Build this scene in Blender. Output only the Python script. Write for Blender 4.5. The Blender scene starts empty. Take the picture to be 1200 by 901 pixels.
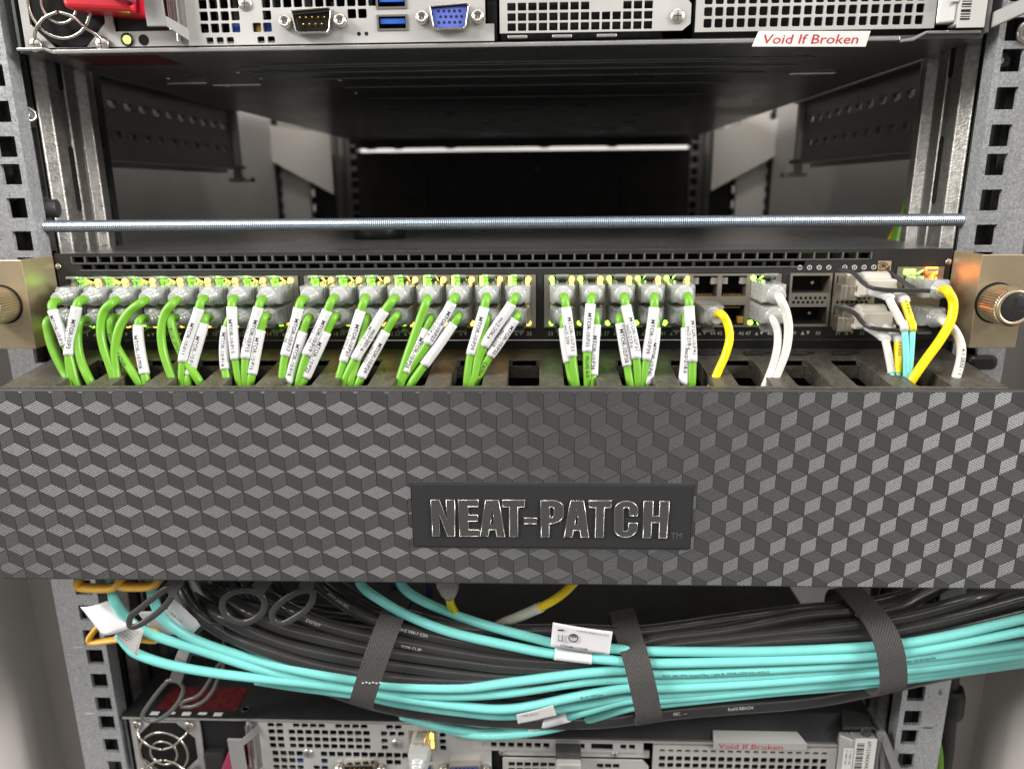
import bpy, math, random
from mathutils import Vector, Matrix
random.seed(4)
SC = bpy.context.scene
COL = SC.collection
S = 0.001                                  # everything below is written in millimetres

# ------------------------------------------------------------------ camera
CAM = Vector((22.211, -362.132, 73.109))
RIGHT = Vector((0.99933978, 0.03530121, -0.00859268))
UP = Vector((-0.00067141, 0.25440844, 0.96709663))
FWD = Vector((-0.03632573, 0.96645236, -0.25426417))
FPX = 865.74                               # focal length in pixels of a 1200 px wide frame
cd = bpy.data.cameras.new('camera')
cam = bpy.data.objects.new('camera', cd); COL.objects.link(cam)
m = Matrix((RIGHT, UP, -FWD)).transposed().to_4x4()
m.translation = CAM * S
cam.matrix_world = m
cd.sensor_fit = 'HORIZONTAL'; cd.sensor_width = 36.0; cd.lens = FPX / 1200 * 36
cd.clip_start = 0.01; cd.clip_end = 20
cd.dof.use_dof = True; cd.dof.focus_distance = 0.335; cd.dof.aperture_fstop = 8.5
SC.camera = cam

# ------------------------------------------------------------------ room light
w = bpy.data.worlds.new('World'); SC.world = w; w.use_nodes = True
w.node_tree.nodes['Background'].inputs[0].default_value = (1.0, 0.985, 0.965, 1)
w.node_tree.nodes['Background'].inputs[1].default_value = 0.29
def area(name, loc, target, sx, sy, power, col):
    d = bpy.data.lights.new(name, 'AREA'); d.shape = 'RECTANGLE'; d.size = sx; d.size_y = sy
    d.energy = power; d.color = col
    o = bpy.data.objects.new(name, d); COL.objects.link(o)
    o.location = Vector(loc) * S
    o.rotation_euler = (Vector(target) - Vector(loc)).to_track_quat('-Z', 'Y').to_euler()
    return o
area('aisle_lamp_far_left', (-1500, -480, 520), (-120, 0, -40), 0.5, 0.35, 20, (1.0, 0.98, 0.955))
area('aisle_lamp_left', (-1080, -700, 820), (-60, 0, 0), 0.5, 0.3, 20, (1.0, 0.98, 0.955))
area('aisle_lamp_far_right', (1600, -480, 560), (160, 0, -40), 0.5, 0.4, 31, (1.0, 0.98, 0.96))
area('aisle_lamp_right', (1300, -640, 720), (80, 0, 0), 0.5, 0.3, 13, (1.0, 0.97, 0.94))
area('aisle_lamp_middle', (50, -430, 1600), (0, -20, 0), 1.8, 0.25, 14, (1.0, 0.98, 0.95))
area('aisle_lamp_behind', (120, -1500, 1050), (0, 0, -60), 1.6, 0.25, 4.5, (1.0, 0.98, 0.95))
area('rear_aisle_lamp', (0, 1150, 900), (0, 1400, 100), 1.0, 0.2, 1.9, (1.0, 0.98, 0.95))
SC.view_settings.view_transform = 'Standard'; SC.view_settings.look = 'None'
SC.view_settings.exposure = 0.0; SC.view_settings.gamma = 1.0
SC.render.engine = 'CYCLES'
SC.cycles.max_bounces = 8; SC.cycles.transmission_bounces = 7; SC.cycles.glossy_bounces = 4
SC.cycles.diffuse_bounces = 3; SC.cycles.transparent_max_bounces = 8
SC.cycles.caustics_reflective = False; SC.cycles.caustics_refractive = False
SC.cycles.sample_clamp_indirect = 4.0
SC.cycles.use_denoising = True

# ------------------------------------------------------------------ geometry helpers
def at(px, py, Y):
    """photo pixel (1200 wide frame) at depth Y -> millimetres"""
    v = RIGHT * ((px - 600) / FPX) - UP * ((py - 450.5) / FPX) + FWD
    return CAM + v * ((Y - CAM.y) / v.y)

class MB:
    def __init__(self):
        self.v = []; self.f = []; self.s = []; self.mi = []
    def add(self, vs, fs, smooth=False, mi=0):
        b = len(self.v); self.v += [Vector(q) for q in vs]
        for f in fs:
            self.f.append([b + i for i in f]); self.s.append(smooth); self.mi.append(mi)
        return self
    def box(self, x0, x1, y0, y1, z0, z1, mi=0):
        vs = [(x, y, z) for z in (z0, z1) for y in (y0, y1) for x in (x0, x1)]
        return self.add(vs, [(0, 2, 3, 1), (4, 5, 7, 6), (0, 1, 5, 4), (2, 6, 7, 3), (0, 4, 6, 2), (1, 3, 7, 5)], mi=mi)
    def hexa(self, p8, mi=0):
        """eight corners: bottom four (ccw seen from above) then top four"""
        return self.add(p8, [(3, 2, 1, 0), (4, 5, 6, 7), (0, 1, 5, 4), (1, 2, 6, 5), (2, 3, 7, 6), (3, 0, 4, 7)], mi=mi)
    def prism(self, pts, y0, y1, mi=0, plane='xz'):
        """polygon in a plane, extruded along the third axis"""
        n = len(pts)
        mp = {'xz': lambda u, v, d: (u, d, v), 'yz': lambda u, v, d: (d, u, v), 'xy': lambda u, v, d: (u, v, d)}[plane]
        vs = [mp(u, v, y0) for u, v in pts] + [mp(u, v, y1) for u, v in pts]
        fs = [tuple(range(n)), tuple(range(2 * n - 1, n - 1, -1))]
        fs += [(i, i + n, (i + 1) % n + n, (i + 1) % n) for i in range(n)]
        return self.add(vs, fs, mi=mi)
    def plate(self, u0, u1, v0, v1, d0, d1, holes, rnd=0.0, plane='xz', mi=0):
        """flat plate with real rectangular holes (u0,u1,v0,v1); rnd rounds their corners"""
        mp = {'xz': lambda u, v, d: (u, d, v), 'yz': lambda u, v, d: (d, u, v), 'xy': lambda u, v, d: (u, v, d)}[plane]
        r3 = lambda q: round(q, 3)
        holes = [tuple(map(r3, h)) for h in holes]
        us = sorted({r3(u0), r3(u1)} | {q for h in holes for q in h[:2] if u0 < q < u1})
        vs_ = sorted({r3(v0), r3(v1)} | {q for h in holes for q in h[2:] if v0 < q < v1})
        nu, nv = len(us) - 1, len(vs_) - 1
        solid = [[True] * nv for _ in range(nu)]
        for h in holes:
            for i in range(nu):
                if h[0] - 1e-4 <= us[i] and us[i + 1] <= h[1] + 1e-4:
                    for j in range(nv):
                        if h[2] - 1e-4 <= vs_[j] and vs_[j + 1] <= h[3] + 1e-4:
                            solid[i][j] = False
        idx = {}; V_ = []; F_ = []
        def vi(i, j, d):
            k = (i, j, d)
            if k not in idx:
                idx[k] = len(V_); V_.append(mp(us[i], vs_[j], d0 if d == 0 else d1))
            return idx[k]
        for i in range(nu):
            for j in range(nv):
                if not solid[i][j]: continue
                a = [(i, j), (i + 1, j), (i + 1, j + 1), (i, j + 1)]
                F_.append([vi(*q, 0) for q in a]); F_.append([vi(*q, 1) for q in reversed(a)])
                for (p, q, ni, nj) in ((a[0], a[1], i, j - 1), (a[1], a[2], i + 1, j), (a[2], a[3], i, j + 1), (a[3], a[0], i - 1, j)):
                    if not (0 <= ni < nu and 0 <= nj < nv and solid[ni][nj]):
                        F_.append([vi(*p, 0), vi(*p, 1), vi(*q, 1), vi(*q, 0)])
        self.add(V_, F_, mi=mi)
        if rnd:
            for h in holes:
                for (cu, cv, su, sv) in ((h[0], h[2], 1, 1), (h[1], h[2], -1, 1), (h[1], h[3], -1, -1), (h[0], h[3], 1, -1)):
                    arc = [(cu + su * rnd * (1 - math.sin(t)), cv + sv * rnd * (1 - math.cos(t))) for t in (0, math.pi / 6, math.pi / 3, math.pi / 2)]
                    pts = [(cu, cv)] + arc
                    n = len(pts)
                    vv = [mp(u, v, d0 + .004 * (d1 - d0)) for u, v in pts] + [mp(u, v, d1) for u, v in pts]
                    self.add(vv, [(0, k, k + 1) for k in range(1, n - 1)] + [(k, k + 1, k + 1 + n, k + n) for k in range(1, n - 1)], mi=mi)
        return self
    def tube(self, pts, r, n=12, closed=False, smooth=True, mi=0, caps=True, squash=None):
        """round tube along points; r a number or a list; squash=(N, k) flattens along direction N"""
        pts = [Vector(p) for p in pts]; L = len(pts)
        fr = frames(pts, closed)
        vs = []
        for k in range(L):
            T, A, B = fr[k]; rr = r[k] if isinstance(r, (list, tuple)) else r
            for q in range(n):
                t = 2 * math.pi * q / n
                o = A * (math.cos(t) * rr) + B * (math.sin(t) * rr)
                if squash:
                    N = squash[0]; o = o - N * (o.dot(N) * (1 - squash[1]))
                vs.append(pts[k] + o)
        fs = []
        for k in range(L if closed else L - 1):
            k2 = (k + 1) % L
            for q in range(n):
                q2 = (q + 1) % n
                fs.append((k * n + q, k * n + q2, k2 * n + q2, k2 * n + q))
        self.add(vs, fs, smooth, mi)
        if caps and not closed:
            b = len(self.v) - len(vs)
            self.f.append([b + q for q in range(n - 1, -1, -1)]); self.s.append(False); self.mi.append(mi)
            self.f.append([b + (L - 1) * n + q for q in range(n)]); self.s.append(False); self.mi.append(mi)
        return self
    def ribbon(self, pts, wdir, width, thick, closed=False, mi=0, smooth=True):
        """flat band following pts, wide along wdir (a vector or one per point)"""
        pts = [Vector(p) for p in pts]; L = len(pts); vs = []
        for k in range(L):
            a = pts[(k - 1) % L] if (closed or k > 0) else pts[k]
            b = pts[(k + 1) % L] if (closed or k < L - 1) else pts[k]
            T = (b - a).normalized(); W = Vector(wdir[k] if isinstance(wdir, list) else wdir)
            W = (W - T * W.dot(T)).normalized(); N = T.cross(W)
            for (sw, sn) in ((-1, -1), (1, -1), (1, 1), (-1, 1)):
                vs.append(pts[k] + W * (sw * width / 2) + N * (sn * thick / 2))
        fs = []
        for k in range(L if closed else L - 1):
            k2 = (k + 1) % L
            for q in range(4):
                fs.append((k * 4 + q, k * 4 + (q + 1) % 4, k2 * 4 + (q + 1) % 4, k2 * 4 + q))
        if not closed:
            fs += [(3, 2, 1, 0), tuple((L - 1) * 4 + q for q in range(4))]
        b0 = len(self.f)
        self.add(vs, fs, False, mi)
        return self
    def lathe(self, prof, o, axis, n=24, mi=0, smooth=True):
        """prof: (radius, height) list, turned round axis through o"""
        ax = Vector(axis).normalized()
        A = ax.orthogonal().normalized(); B = ax.cross(A); o = Vector(o); vs = []
        for (r, h) in prof:
            for q in range(n):
                t = 2 * math.pi * q / n
                vs.append(o + ax * h + A * (r * math.cos(t)) + B * (r * math.sin(t)))
        fs = [(k * n + q, k * n + (q + 1) % n, (k + 1) * n + (q + 1) % n, (k + 1) * n + q) for k in range(len(prof) - 1) for q in range(n)]
        self.add(vs, fs, smooth, mi)
        b = len(self.v) - len(vs)
        for k, rev in ((0, True), (len(prof) - 1, False)):
            if prof[k][0] > 1e-6:
                f = [b + k * n + q for q in range(n)]
                self.f.append(f[::-1] if rev else f); self.s.append(False); self.mi.append(mi)
        return self
    def build(self, name, mat, parent=None, bevel=0, seg=2, kind=None, label=None):
        o3 = ORIGIN.get(parent.name, Vector((0, 0, 0))) if parent else Vector((0, 0, 0))
        me = bpy.data.meshes.new(name)
        me.from_pydata([(q - o3) * S for q in self.v], [], self.f)
        mats = mat if isinstance(mat, (list, tuple)) else [mat]
        for q in mats: me.materials.append(q)
        me.polygons.foreach_set('use_smooth', self.s)
        me.polygons.foreach_set('material_index', self.mi)
        me.update()
        o = link(name, me, parent)
        if bevel:
            b = o.modifiers.new('edge_rounding', 'BEVEL'); b.width = bevel * S; b.segments = seg
            b.limit_method = 'ANGLE'; b.angle_limit = math.radians(40)
        if kind: o['kind'] = kind
        if label: o['label'] = label
        return o

ORIGIN = {}
def link(name, me, parent=None):
    o = bpy.data.objects.new(name, me); COL.objects.link(o)
    if parent:
        o.parent = parent; ORIGIN[o.name] = ORIGIN.get(parent.name, Vector((0, 0, 0)))
    else:
        ORIGIN[o.name] = Vector((0, 0, 0))
    return o
def thing(name, label, cat, loc=(0, 0, 0), group=None):
    o = bpy.data.objects.new(name, None); COL.objects.link(o)
    o.empty_display_size = 0.01
    o.location = Vector(loc) * S; ORIGIN[o.name] = Vector(loc)
    return tag(o, label, cat, group)
def tag(o, label, cat, group=None):
    o['label'] = label; o['category'] = cat
    if group: o['group'] = group
    return o
def place(name, me, parent, loc):
    """another object sharing a mesh whose own origin goes to loc (mm, world)"""
    o = link(name, me, parent)
    o.location = (Vector(loc) - ORIGIN[parent.name]) * S
    return o

def frames(pts, closed=False):
    L = len(pts); out = []; A = None
    for k in range(L):
        a = pts[(k - 1) % L] if (closed or k > 0) else pts[k]
        b = pts[(k + 1) % L] if (closed or k < L - 1) else pts[k]
        T = (b - a); T = T.normalized() if T.length > 1e-9 else Vector((0, 0, 1))
        if A is None:
            A = T.orthogonal().normalized()
        A = (A - T * A.dot(T)).normalized()
        out.append((T, A, T.cross(A)))
    return out
def spline(P_, step=6):
    """Catmull-Rom through control points"""
    P_ = [Vector(p) for p in P_]
    Q = [P_[0] * 2 - P_[1]] + P_ + [P_[-1] * 2 - P_[-2]]
    out = []
    for i in range(1, len(Q) - 2):
        p0, p1, p2, p3 = Q[i - 1], Q[i], Q[i + 1], Q[i + 2]
        for k in range(step):
            t = k / step
            out.append(0.5 * (2 * p1 + (p2 - p0) * t + (2 * p0 - 5 * p1 + 4 * p2 - p3) * t * t + (3 * p1 - p0 - 3 * p2 + p3) * t ** 3))
    out.append(P_[-1]); return out
def sub_path(pts, a, b):
    """the stretch of a polyline from the point nearest a to the point nearest b"""
    ia = min(range(len(pts)), key=lambda i: (pts[i] - a).length)
    ib = min(range(len(pts)), key=lambda i: (pts[i] - b).length)
    if ib <= ia: ib = min(ia + 2, len(pts) - 1)
    return pts[ia:ib + 1]

# ------------------------------------------------------------------ lettering
TXT = {}
def text_mesh(s, size, bold=0.0):
    k = (s, size, bold)
    if k not in TXT:
        c = bpy.data.curves.new('t', 'FONT'); c.body = s; c.size = size; c.resolution_u = 2; c.offset = bold
        o = bpy.data.objects.new('t', c); COL.objects.link(o)
        dg = bpy.context.evaluated_depsgraph_get(); dg.update()
        me = o.evaluated_get(dg).to_mesh()
        TXT[k] = ([tuple(q.co) for q in me.vertices], [tuple(p.vertices) for p in me.polygons])
        o.evaluated_get(dg).to_mesh_clear()
        bpy.data.objects.remove(o); bpy.data.curves.remove(c)
    return TXT[k]
def fine_mesh(vs, fs, lim):
    """splits long triangles so that they can follow a curved surface"""
    vs = list(vs); out = []; mid = {}
    todo = [(f[0], f[k], f[k + 1]) for f in fs for k in range(1, len(f) - 1)]
    while todo:
        t = todo.pop()
        e = [(abs(vs[t[k]][1] - vs[t[(k + 1) % 3]][1]), k) for k in range(3)]
        d, k = max(e)
        if d <= lim: out.append(t); continue
        a, b, c = t[k], t[(k + 1) % 3], t[(k + 2) % 3]
        key = (min(a, b), max(a, b))
        if key not in mid:
            mid[key] = len(vs); vs.append(tuple((vs[a][q] + vs[b][q]) / 2 for q in range(3)))
        m_ = mid[key]; todo += [(a, m_, c), (m_, b, c)]
    return vs, out
def text_width(s, size, bold=0.0):
    vs, _ = text_mesh(s, size, bold)
    return max(v[0] for v in vs) if vs else 0
def flat_text(s, size, o, u, v, mat, parent, name='lettering', bold=0.0, centre=False, sx=1.0, label=None):
    """text on a flat face: o the start of the baseline, u the reading direction, v the letters' up"""
    vs, fs = text_mesh(s, size, bold)
    if not vs: return
    o = Vector(o); u = Vector(u).normalized(); v = Vector(v).normalized()
    c = text_width(s, size, bold) / 2 if centre else 0
    b = MB(); b.add([o + u * ((q[0] - c) * sx) + v * q[1] for q in vs], fs)
    return b.build(name, mat, parent, label=label)
def wrap_text(s, size, path, r, mat, parent, start=1.0, turn=0.0, name='printed_text', bold=0.0, sx=1.0):
    """text printed round a tube, on the side that faces the aisle (-Y)"""
    vs, fs = fine_mesh(*text_mesh(s, size, bold), size * .22)
    if not vs: return
    cum = [0.0]
    for a, b in zip(path, path[1:]): cum.append(cum[-1] + (b - a).length)
    h = max(q[1] for q in vs) / 2
    out = []
    for (x, y, z) in vs:
        d = min(max(start + x * sx, 0), cum[-1] - 1e-6)
        i = max(k for k in range(len(cum) - 1) if cum[k] <= d)
        t = (d - cum[i]) / max(cum[i + 1] - cum[i], 1e-9)
        p = path[i].lerp(path[i + 1], t)
        T = (path[i + 1] - path[i]).normalized()
        N = Vector((0, -1, 0)); N = (N - T * N.dot(T)).normalized(); U = N.cross(T)
        ph = (y - h) / r + turn
        out.append(p + (N * math.cos(ph) + U * math.sin(ph)) * (r + 0.06))
    b = MB(); b.add(out, fs)
    return b.build(name, mat, parent)

# ------------------------------------------------------------------ materials
def nodes(name):
    mt = bpy.data.materials.new(name); mt.use_nodes = True
    nt = mt.node_tree; return mt, nt, nt.nodes['Principled BSDF']
def mat(name, col, rough=0.5, metal=0.0, noise=0.0, nscale=300.0, bump=0.0, bscale=900.0, trans=0.0, ior=1.45,
        emit=None, estr=0.0, rvar=0.0, coat=0.0, speck=0.0, spec=0.5, grain=None, aniso=0.0):
    mt, nt, b = nodes(name)
    b.inputs['Base Color'].default_value = (*col, 1); b.inputs['Roughness'].default_value = rough
    b.inputs['Metallic'].default_value = metal; b.inputs['IOR'].default_value = ior
    b.inputs['Transmission Weight'].default_value = trans; b.inputs['Coat Weight'].default_value = coat
    b.inputs['Specular IOR Level'].default_value = spec
    if emit:
        b.inputs['Emission Color'].default_value = (*emit, 1); b.inputs['Emission Strength'].default_value = estr
    L = nt.links.new; N = nt.nodes.new
    if noise or bump or rvar or speck:
        tc = N('ShaderNodeTexCoord')
        src = tc.outputs['Object']
        if grain:
            mp = N('ShaderNodeMapping'); mp.inputs['Scale'].default_value = grain
            L(src, mp.inputs['Vector']); src = mp.outputs['Vector']
    if noise:
        nz = N('ShaderNodeTexNoise'); nz.inputs['Scale'].default_value = nscale; nz.inputs['Detail'].default_value = 5
        L(src, nz.inputs['Vector'])
        rp = N('ShaderNodeMapRange'); rp.inputs['From Min'].default_value = .3; rp.inputs['From Max'].default_value = .7
        rp.inputs['To Min'].default_value = 1 - noise; rp.inputs['To Max'].default_value = 1 + noise
        L(nz.outputs['Fac'], rp.inputs['Value'])
        mx = N('ShaderNodeMix'); mx.data_type = 'RGBA'; mx.blend_type = 'MULTIPLY'; mx.inputs['Factor'].default_value = 1
        mx.inputs['A'].default_value = (*col, 1)
        L(rp.outputs['Result'], mx.inputs['B']); out = mx.outputs['Result']
        if speck:
            n2 = N('ShaderNodeTexNoise'); n2.inputs['Scale'].default_value = 1500; n2.inputs['Detail'].default_value = 2
            L(src, n2.inputs['Vector'])
            r2 = N('ShaderNodeMapRange'); r2.inputs['From Min'].default_value = .66; r2.inputs['From Max'].default_value = .74
            r2.inputs['To Max'].default_value = speck; L(n2.outputs['Fac'], r2.inputs['Value'])
            m2 = N('ShaderNodeMix'); m2.data_type = 'RGBA'; L(r2.outputs['Result'], m2.inputs['Factor'])
            L(out, m2.inputs['A']); m2.inputs['B'].default_value = (.45, .42, .38, 1); out = m2.outputs['Result']
        L(out, b.inputs['Base Color'])
    if rvar:
        nr = N('ShaderNodeTexNoise'); nr.inputs['Scale'].default_value = nscale * .37; nr.inputs['Detail'].default_value = 6
        L(src, nr.inputs['Vector'])
        rr = N('ShaderNodeMapRange'); rr.inputs['From Min'].default_value = .3; rr.inputs['From Max'].default_value = .7
        rr.inputs['To Min'].default_value = max(rough - rvar, .02); rr.inputs['To Max'].default_value = rough + rvar
        L(nr.outputs['Fac'], rr.inputs['Value']); L(rr.outputs['Result'], b.inputs['Roughness'])
    if bump:
        nb = N('ShaderNodeTexNoise'); nb.inputs['Scale'].default_value = bscale; nb.inputs['Detail'].default_value = 3
        L(src, nb.inputs['Vector'])
        bp = N('ShaderNodeBump'); bp.inputs['Strength'].default_value = bump; bp.inputs['Distance'].default_value = .0004
        L(nb.outputs['Fac'], bp.inputs['Height']); L(bp.outputs['Normal'], b.inputs['Normal'])
    return mt
def spangle(name, col, rough):
    """hot-dip galvanised sheet: crystal cells with their own tone and roughness"""
    mt, nt, b = nodes(name); L = nt.links.new; N = nt.nodes.new
    tc = N('ShaderNodeTexCoord')
    v = N('ShaderNodeTexVoronoi'); v.inputs['Scale'].default_value = 1300; L(tc.outputs['Object'], v.inputs['Vector'])
    nz = N('ShaderNodeTexNoise'); nz.inputs['Scale'].default_value = 1700; nz.inputs['Detail'].default_value = 4; L(tc.outputs['Object'], nz.inputs['Vector'])
    ad = N('ShaderNodeMath'); ad.operation = 'ADD'; L(v.outputs['Color'], ad.inputs[0]); L(nz.outputs['Fac'], ad.inputs[1])
    rp = N('ShaderNodeMapRange'); rp.inputs['From Min'].default_value = .45; rp.inputs['From Max'].default_value = 1.5
    rp.inputs['To Min'].default_value = .72; rp.inputs['To Max'].default_value = 1.18; L(ad.outputs[0], rp.inputs['Value'])
    mx = N('ShaderNodeMix'); mx.data_type = 'RGBA'; mx.blend_type = 'MULTIPLY'; mx.inputs['Factor'].default_value = 1
    mx.inputs['A'].default_value = (*col, 1); L(rp.outputs['Result'], mx.inputs['B']); L(mx.outputs['Result'], b.inputs['Base Color'])
    rr = N('ShaderNodeMapRange'); rr.inputs['To Min'].default_value = rough - .14; rr.inputs['To Max'].default_value = rough + .14
    L(v.outputs['Color'], rr.inputs['Value']); L(rr.outputs['Result'], b.inputs['Roughness'])
    bp = N('ShaderNodeBump'); bp.inputs['Strength'].default_value = .25; bp.inputs['Distance'].default_value = .0003
    L(nz.outputs['Fac'], bp.inputs['Height']); L(bp.outputs['Normal'], b.inputs['Normal'])
    b.inputs['Metallic'].default_value = .6
    return mt
def weave(name, col, rough=.8):
    """woven hook-and-loop tape"""
    mt, nt, b = nodes(name); L = nt.links.new; N = nt.nodes.new
    tc = N('ShaderNodeTexCoord'); uv = N('ShaderNodeMapping'); L(tc.outputs['UV'], uv.inputs['Vector'])
    sp = N('ShaderNodeSeparateXYZ'); L(uv.outputs['Vector'], sp.inputs['Vector'])
    outs = []
    for ax, fr in (('X', 2 * math.pi * 9), ('Y', 2 * math.pi * 1.0)):
        ml = N('ShaderNodeMath'); ml.operation = 'MULTIPLY'; ml.inputs[1].default_value = fr; L(sp.outputs[ax], ml.inputs[0])
        sn = N('ShaderNodeMath'); sn.operation = 'SINE'; L(ml.outputs[0], sn.inputs[0]); outs.append(sn)
    pr_ = N('ShaderNodeMath'); pr_.operation = 'MULTIPLY'; L(outs[0].outputs[0], pr_.inputs[0]); L(outs[1].outputs[0], pr_.inputs[1])
    nz = N('ShaderNodeTexNoise'); nz.inputs['Scale'].default_value = 2500; L(tc.outputs['Object'], nz.inputs['Vector'])
    ad = N('ShaderNodeMath'); ad.operation = 'MULTIPLY_ADD'; ad.inputs[1].default_value = .5; L(pr_.outputs[0], ad.inputs[0]); L(nz.outputs['Fac'], ad.inputs[2])
    rp = N('ShaderNodeMapRange'); rp.inputs['From Min'].default_value = 0; rp.inputs['From Max'].default_value = 1.1
    rp.inputs['To Min'].default_value = .3; rp.inputs['To Max'].default_value = 3.0; L(ad.outputs[0], rp.inputs['Value'])
    mx = N('ShaderNodeMix'); mx.data_type = 'RGBA'; mx.blend_type = 'MULTIPLY'; mx.inputs['Factor'].default_value = 1
    mx.inputs['A'].default_value = (*col, 1); L(rp.outputs['Result'], mx.inputs['B']); L(mx.outputs['Result'], b.inputs['Base Color'])
    bp = N('ShaderNodeBump'); bp.inputs['Strength'].default_value = .8; bp.inputs['Distance'].default_value = .0004
    L(ad.outputs[0], bp.inputs['Height']); L(bp.outputs['Normal'], b.inputs['Normal'])
    b.inputs['Roughness'].default_value = rough
    return mt

M = {}
M['galv'] = spangle('galvanised_sheet', (.55, .56, .57), .40)
M['galv_post'] = mat('galvanised_post', (.38, .365, .335), .38, .85, noise=.22, nscale=500, bump=.35, bscale=900, rvar=.1)
M['dark_steel'] = mat('dark_steel', (.07, .07, .068), .5, .6, noise=.2, nscale=120)
M['cab_grey'] = mat('cabinet_grey_paint', (.56, .525, .49), .5, 0, noise=.05, nscale=20)
M['zinc_dull'] = mat('dull_zinc_strap', (.27, .265, .255), .6, .3, noise=.06, nscale=60)
M['front_plate'] = mat('grey_front_plate', (.34, .315, .295), .55, 0, noise=.05, nscale=15)
M['plate_white'] = mat('off_white_paint', (.80, .76, .70), .5)
M['black_duct'] = mat('black_duct_plastic', (.012, .012, .012), .5)
M['steel'] = mat('zinc_plated_steel', (.60, .585, .555), .40, .55, noise=.06, nscale=60, bump=.08, bscale=1500, rvar=.08)
M['steel_edge'] = mat('bright_folded_steel', (.74, .72, .69), .25, .9, noise=.08, nscale=80)
M['chrome'] = mat('bright_nickel', (.58, .54, .48), .25, 1.0)
M['screw'] = mat('nickel_screw', (.66, .61, .55), .32, 1.0)
M['chassis'] = mat('blackened_chassis', (.17, .17, .168), .32, .55, noise=.12, nscale=40, rvar=.08, speck=0)
M['lid'] = mat('dark_painted_lid', (.016, .019, .018), .45, 0, noise=.15, nscale=90, rvar=.1)
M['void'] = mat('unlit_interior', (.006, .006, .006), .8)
M['pcb'] = mat('inner_board_parts', (.05, .05, .045), .6, 0, noise=.8, nscale=160)
M['blue'] = mat('blue_connector_plastic', (.03, .13, .55), .35)
M['vga_blue'] = mat('violet_blue_plastic', (.10, .14, .52), .4)
M['red'] = mat('red_plastic', (.62, .015, .03), .35)
M['maroon'] = mat('maroon_plastic', (.28, .03, .08), .45)
M['gold'] = mat('gold_contact', (.72, .46, .10), .3, 1.0)
M['hub'] = mat('golden_fan_label', (.62, .43, .05), .35, .3, noise=.3, nscale=400)
M['sticker'] = mat('white_sticker_paper', (.72, .70, .66), .45)
M['red_ink'] = mat('red_ink', (.50, .02, .03), .5)
M['black_ink'] = mat('black_ink', (.02, .02, .02), .5)
M['red_label'] = mat('worn_red_label', (.085, .008, .009), .5, 0, noise=.6, nscale=300)
M['bezel'] = mat('black_bezel_plastic', (.028, .026, .025), .42, 0, noise=.12, nscale=60, bump=.06, bscale=2500)
M['rib'] = mat('lit_vent_edge', (.20, .195, .19), .4, .5)  # lighter grey puts the light caught by the vent ribs into the colour
M['shield'] = mat('port_shield_metal', (.50, .45, .38), .35, .9, noise=.1, nscale=150)
M['print'] = mat('pale_grey_print', (.70, .69, .66), .5)
M['brass'] = mat('champagne_anodised', (.47, .38, .245), .42, .65, noise=.04, nscale=150, bump=.05, bscale=3000, rvar=.04)
M['brass_dark'] = mat('brass_knurl', (.56, .45, .30), .35, .85)
M['tray'] = mat('black_tray_plastic', (.060, .053, .043), .40, 0, noise=.3, nscale=300, bump=.3, bscale=1300, speck=.6)
M['panel'] = mat('black_panel_plastic', (.036, .035, .0345), .42, 0, noise=.07, nscale=60, rvar=.05)
def brushed(name, tangent):
    mt = mat(name, (.036, .035, .0345), .48, 0, noise=.08, nscale=80, spec=.9, ior=1.75)
    nt = mt.node_tree; b = nt.nodes['Principled BSDF']; b.inputs['Anisotropic'].default_value = .93
    v = nt.nodes.new('ShaderNodeCombineXYZ')
    for i_, q in enumerate(tangent): v.inputs[i_].default_value = q
    nt.links.new(v.outputs[0], b.inputs['Tangent']); return mt
M['facet'] = [brushed('ribbed_plastic_rising', (-.448, 0, .894)), brushed('ribbed_plastic_falling', (.448, 0, .894)), brushed('ribbed_plastic_upright', (1, 0, 0))]
M['plaque'] = mat('satin_black_plaque', (.022, .022, .023), .5, 0, bump=.04, bscale=4000)
M['letter'] = mat('smoked_chrome_letter', (.30, .285, .27), .10, 1.0, bump=.15, bscale=26)
M['letter_rim'] = mat('polished_letter_rim', (.42, .41, .39), .32, 1.0)
M['rod'] = mat('zinc_threaded_rod', (.42, .47, .53), .38, .9, noise=.08, nscale=300)
M['green'] = mat('lime_green_jacket', (.15, .375, .026), .36, 0, noise=.06, nscale=90, bump=.04, bscale=700)
M['yellow'] = mat('yellow_jacket', (.86, .63, .004), .36, 0, noise=.05, nscale=90)
M['white_j'] = mat('white_jacket', (.62, .60, .54), .4, 0, noise=.05, nscale=90)
M['aqua'] = mat('aqua_fibre_jacket', (.20, .62, .57), .40, 0, noise=.06, nscale=60, bump=.03, bscale=600)
M['black_c'] = mat('black_cable_jacket', (.030, .0285, .0275), .30, 0, noise=.15, coat=.25, nscale=60, bump=.06, bscale=500, rvar=.08)
M['sleeve'] = mat('white_label_sleeve', (.60, .595, .59), .4, 0, noise=.03, nscale=120)
M['clear'] = mat('clear_connector_plastic', (.97, 1.0, .94), .05, 0, trans=.66, ior=1.45, coat=.6, bump=.5, bscale=380)
M['latch'] = mat('clear_latch_plastic', (.93, .98, .88), .06, 0, trans=.74, ior=1.45, coat=.4)
M['clear_warm'] = mat('clear_warm_plastic', (.92, .86, .76), .14, 0, trans=.72, ior=1.42)
M['boot'] = mat('frosted_boot_plastic', (.98, 1.0, .95), .05, 0, trans=.6, ior=1.45, coat=.7)
M['led_green'] = mat('green_led', (.2, .8, .1), .4, emit=(.30, 1.0, .03), estr=13)
M['led_amber'] = mat('amber_led', (.9, .5, .1), .4, emit=(1.0, .50, .03), estr=14)
M['led_red'] = mat('red_orange_led', (.9, .2, .05), .4, emit=(1.0, .16, .01), estr=16)
M['beige'] = mat('cream_plastic', (.52, .485, .42), .4)
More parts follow.
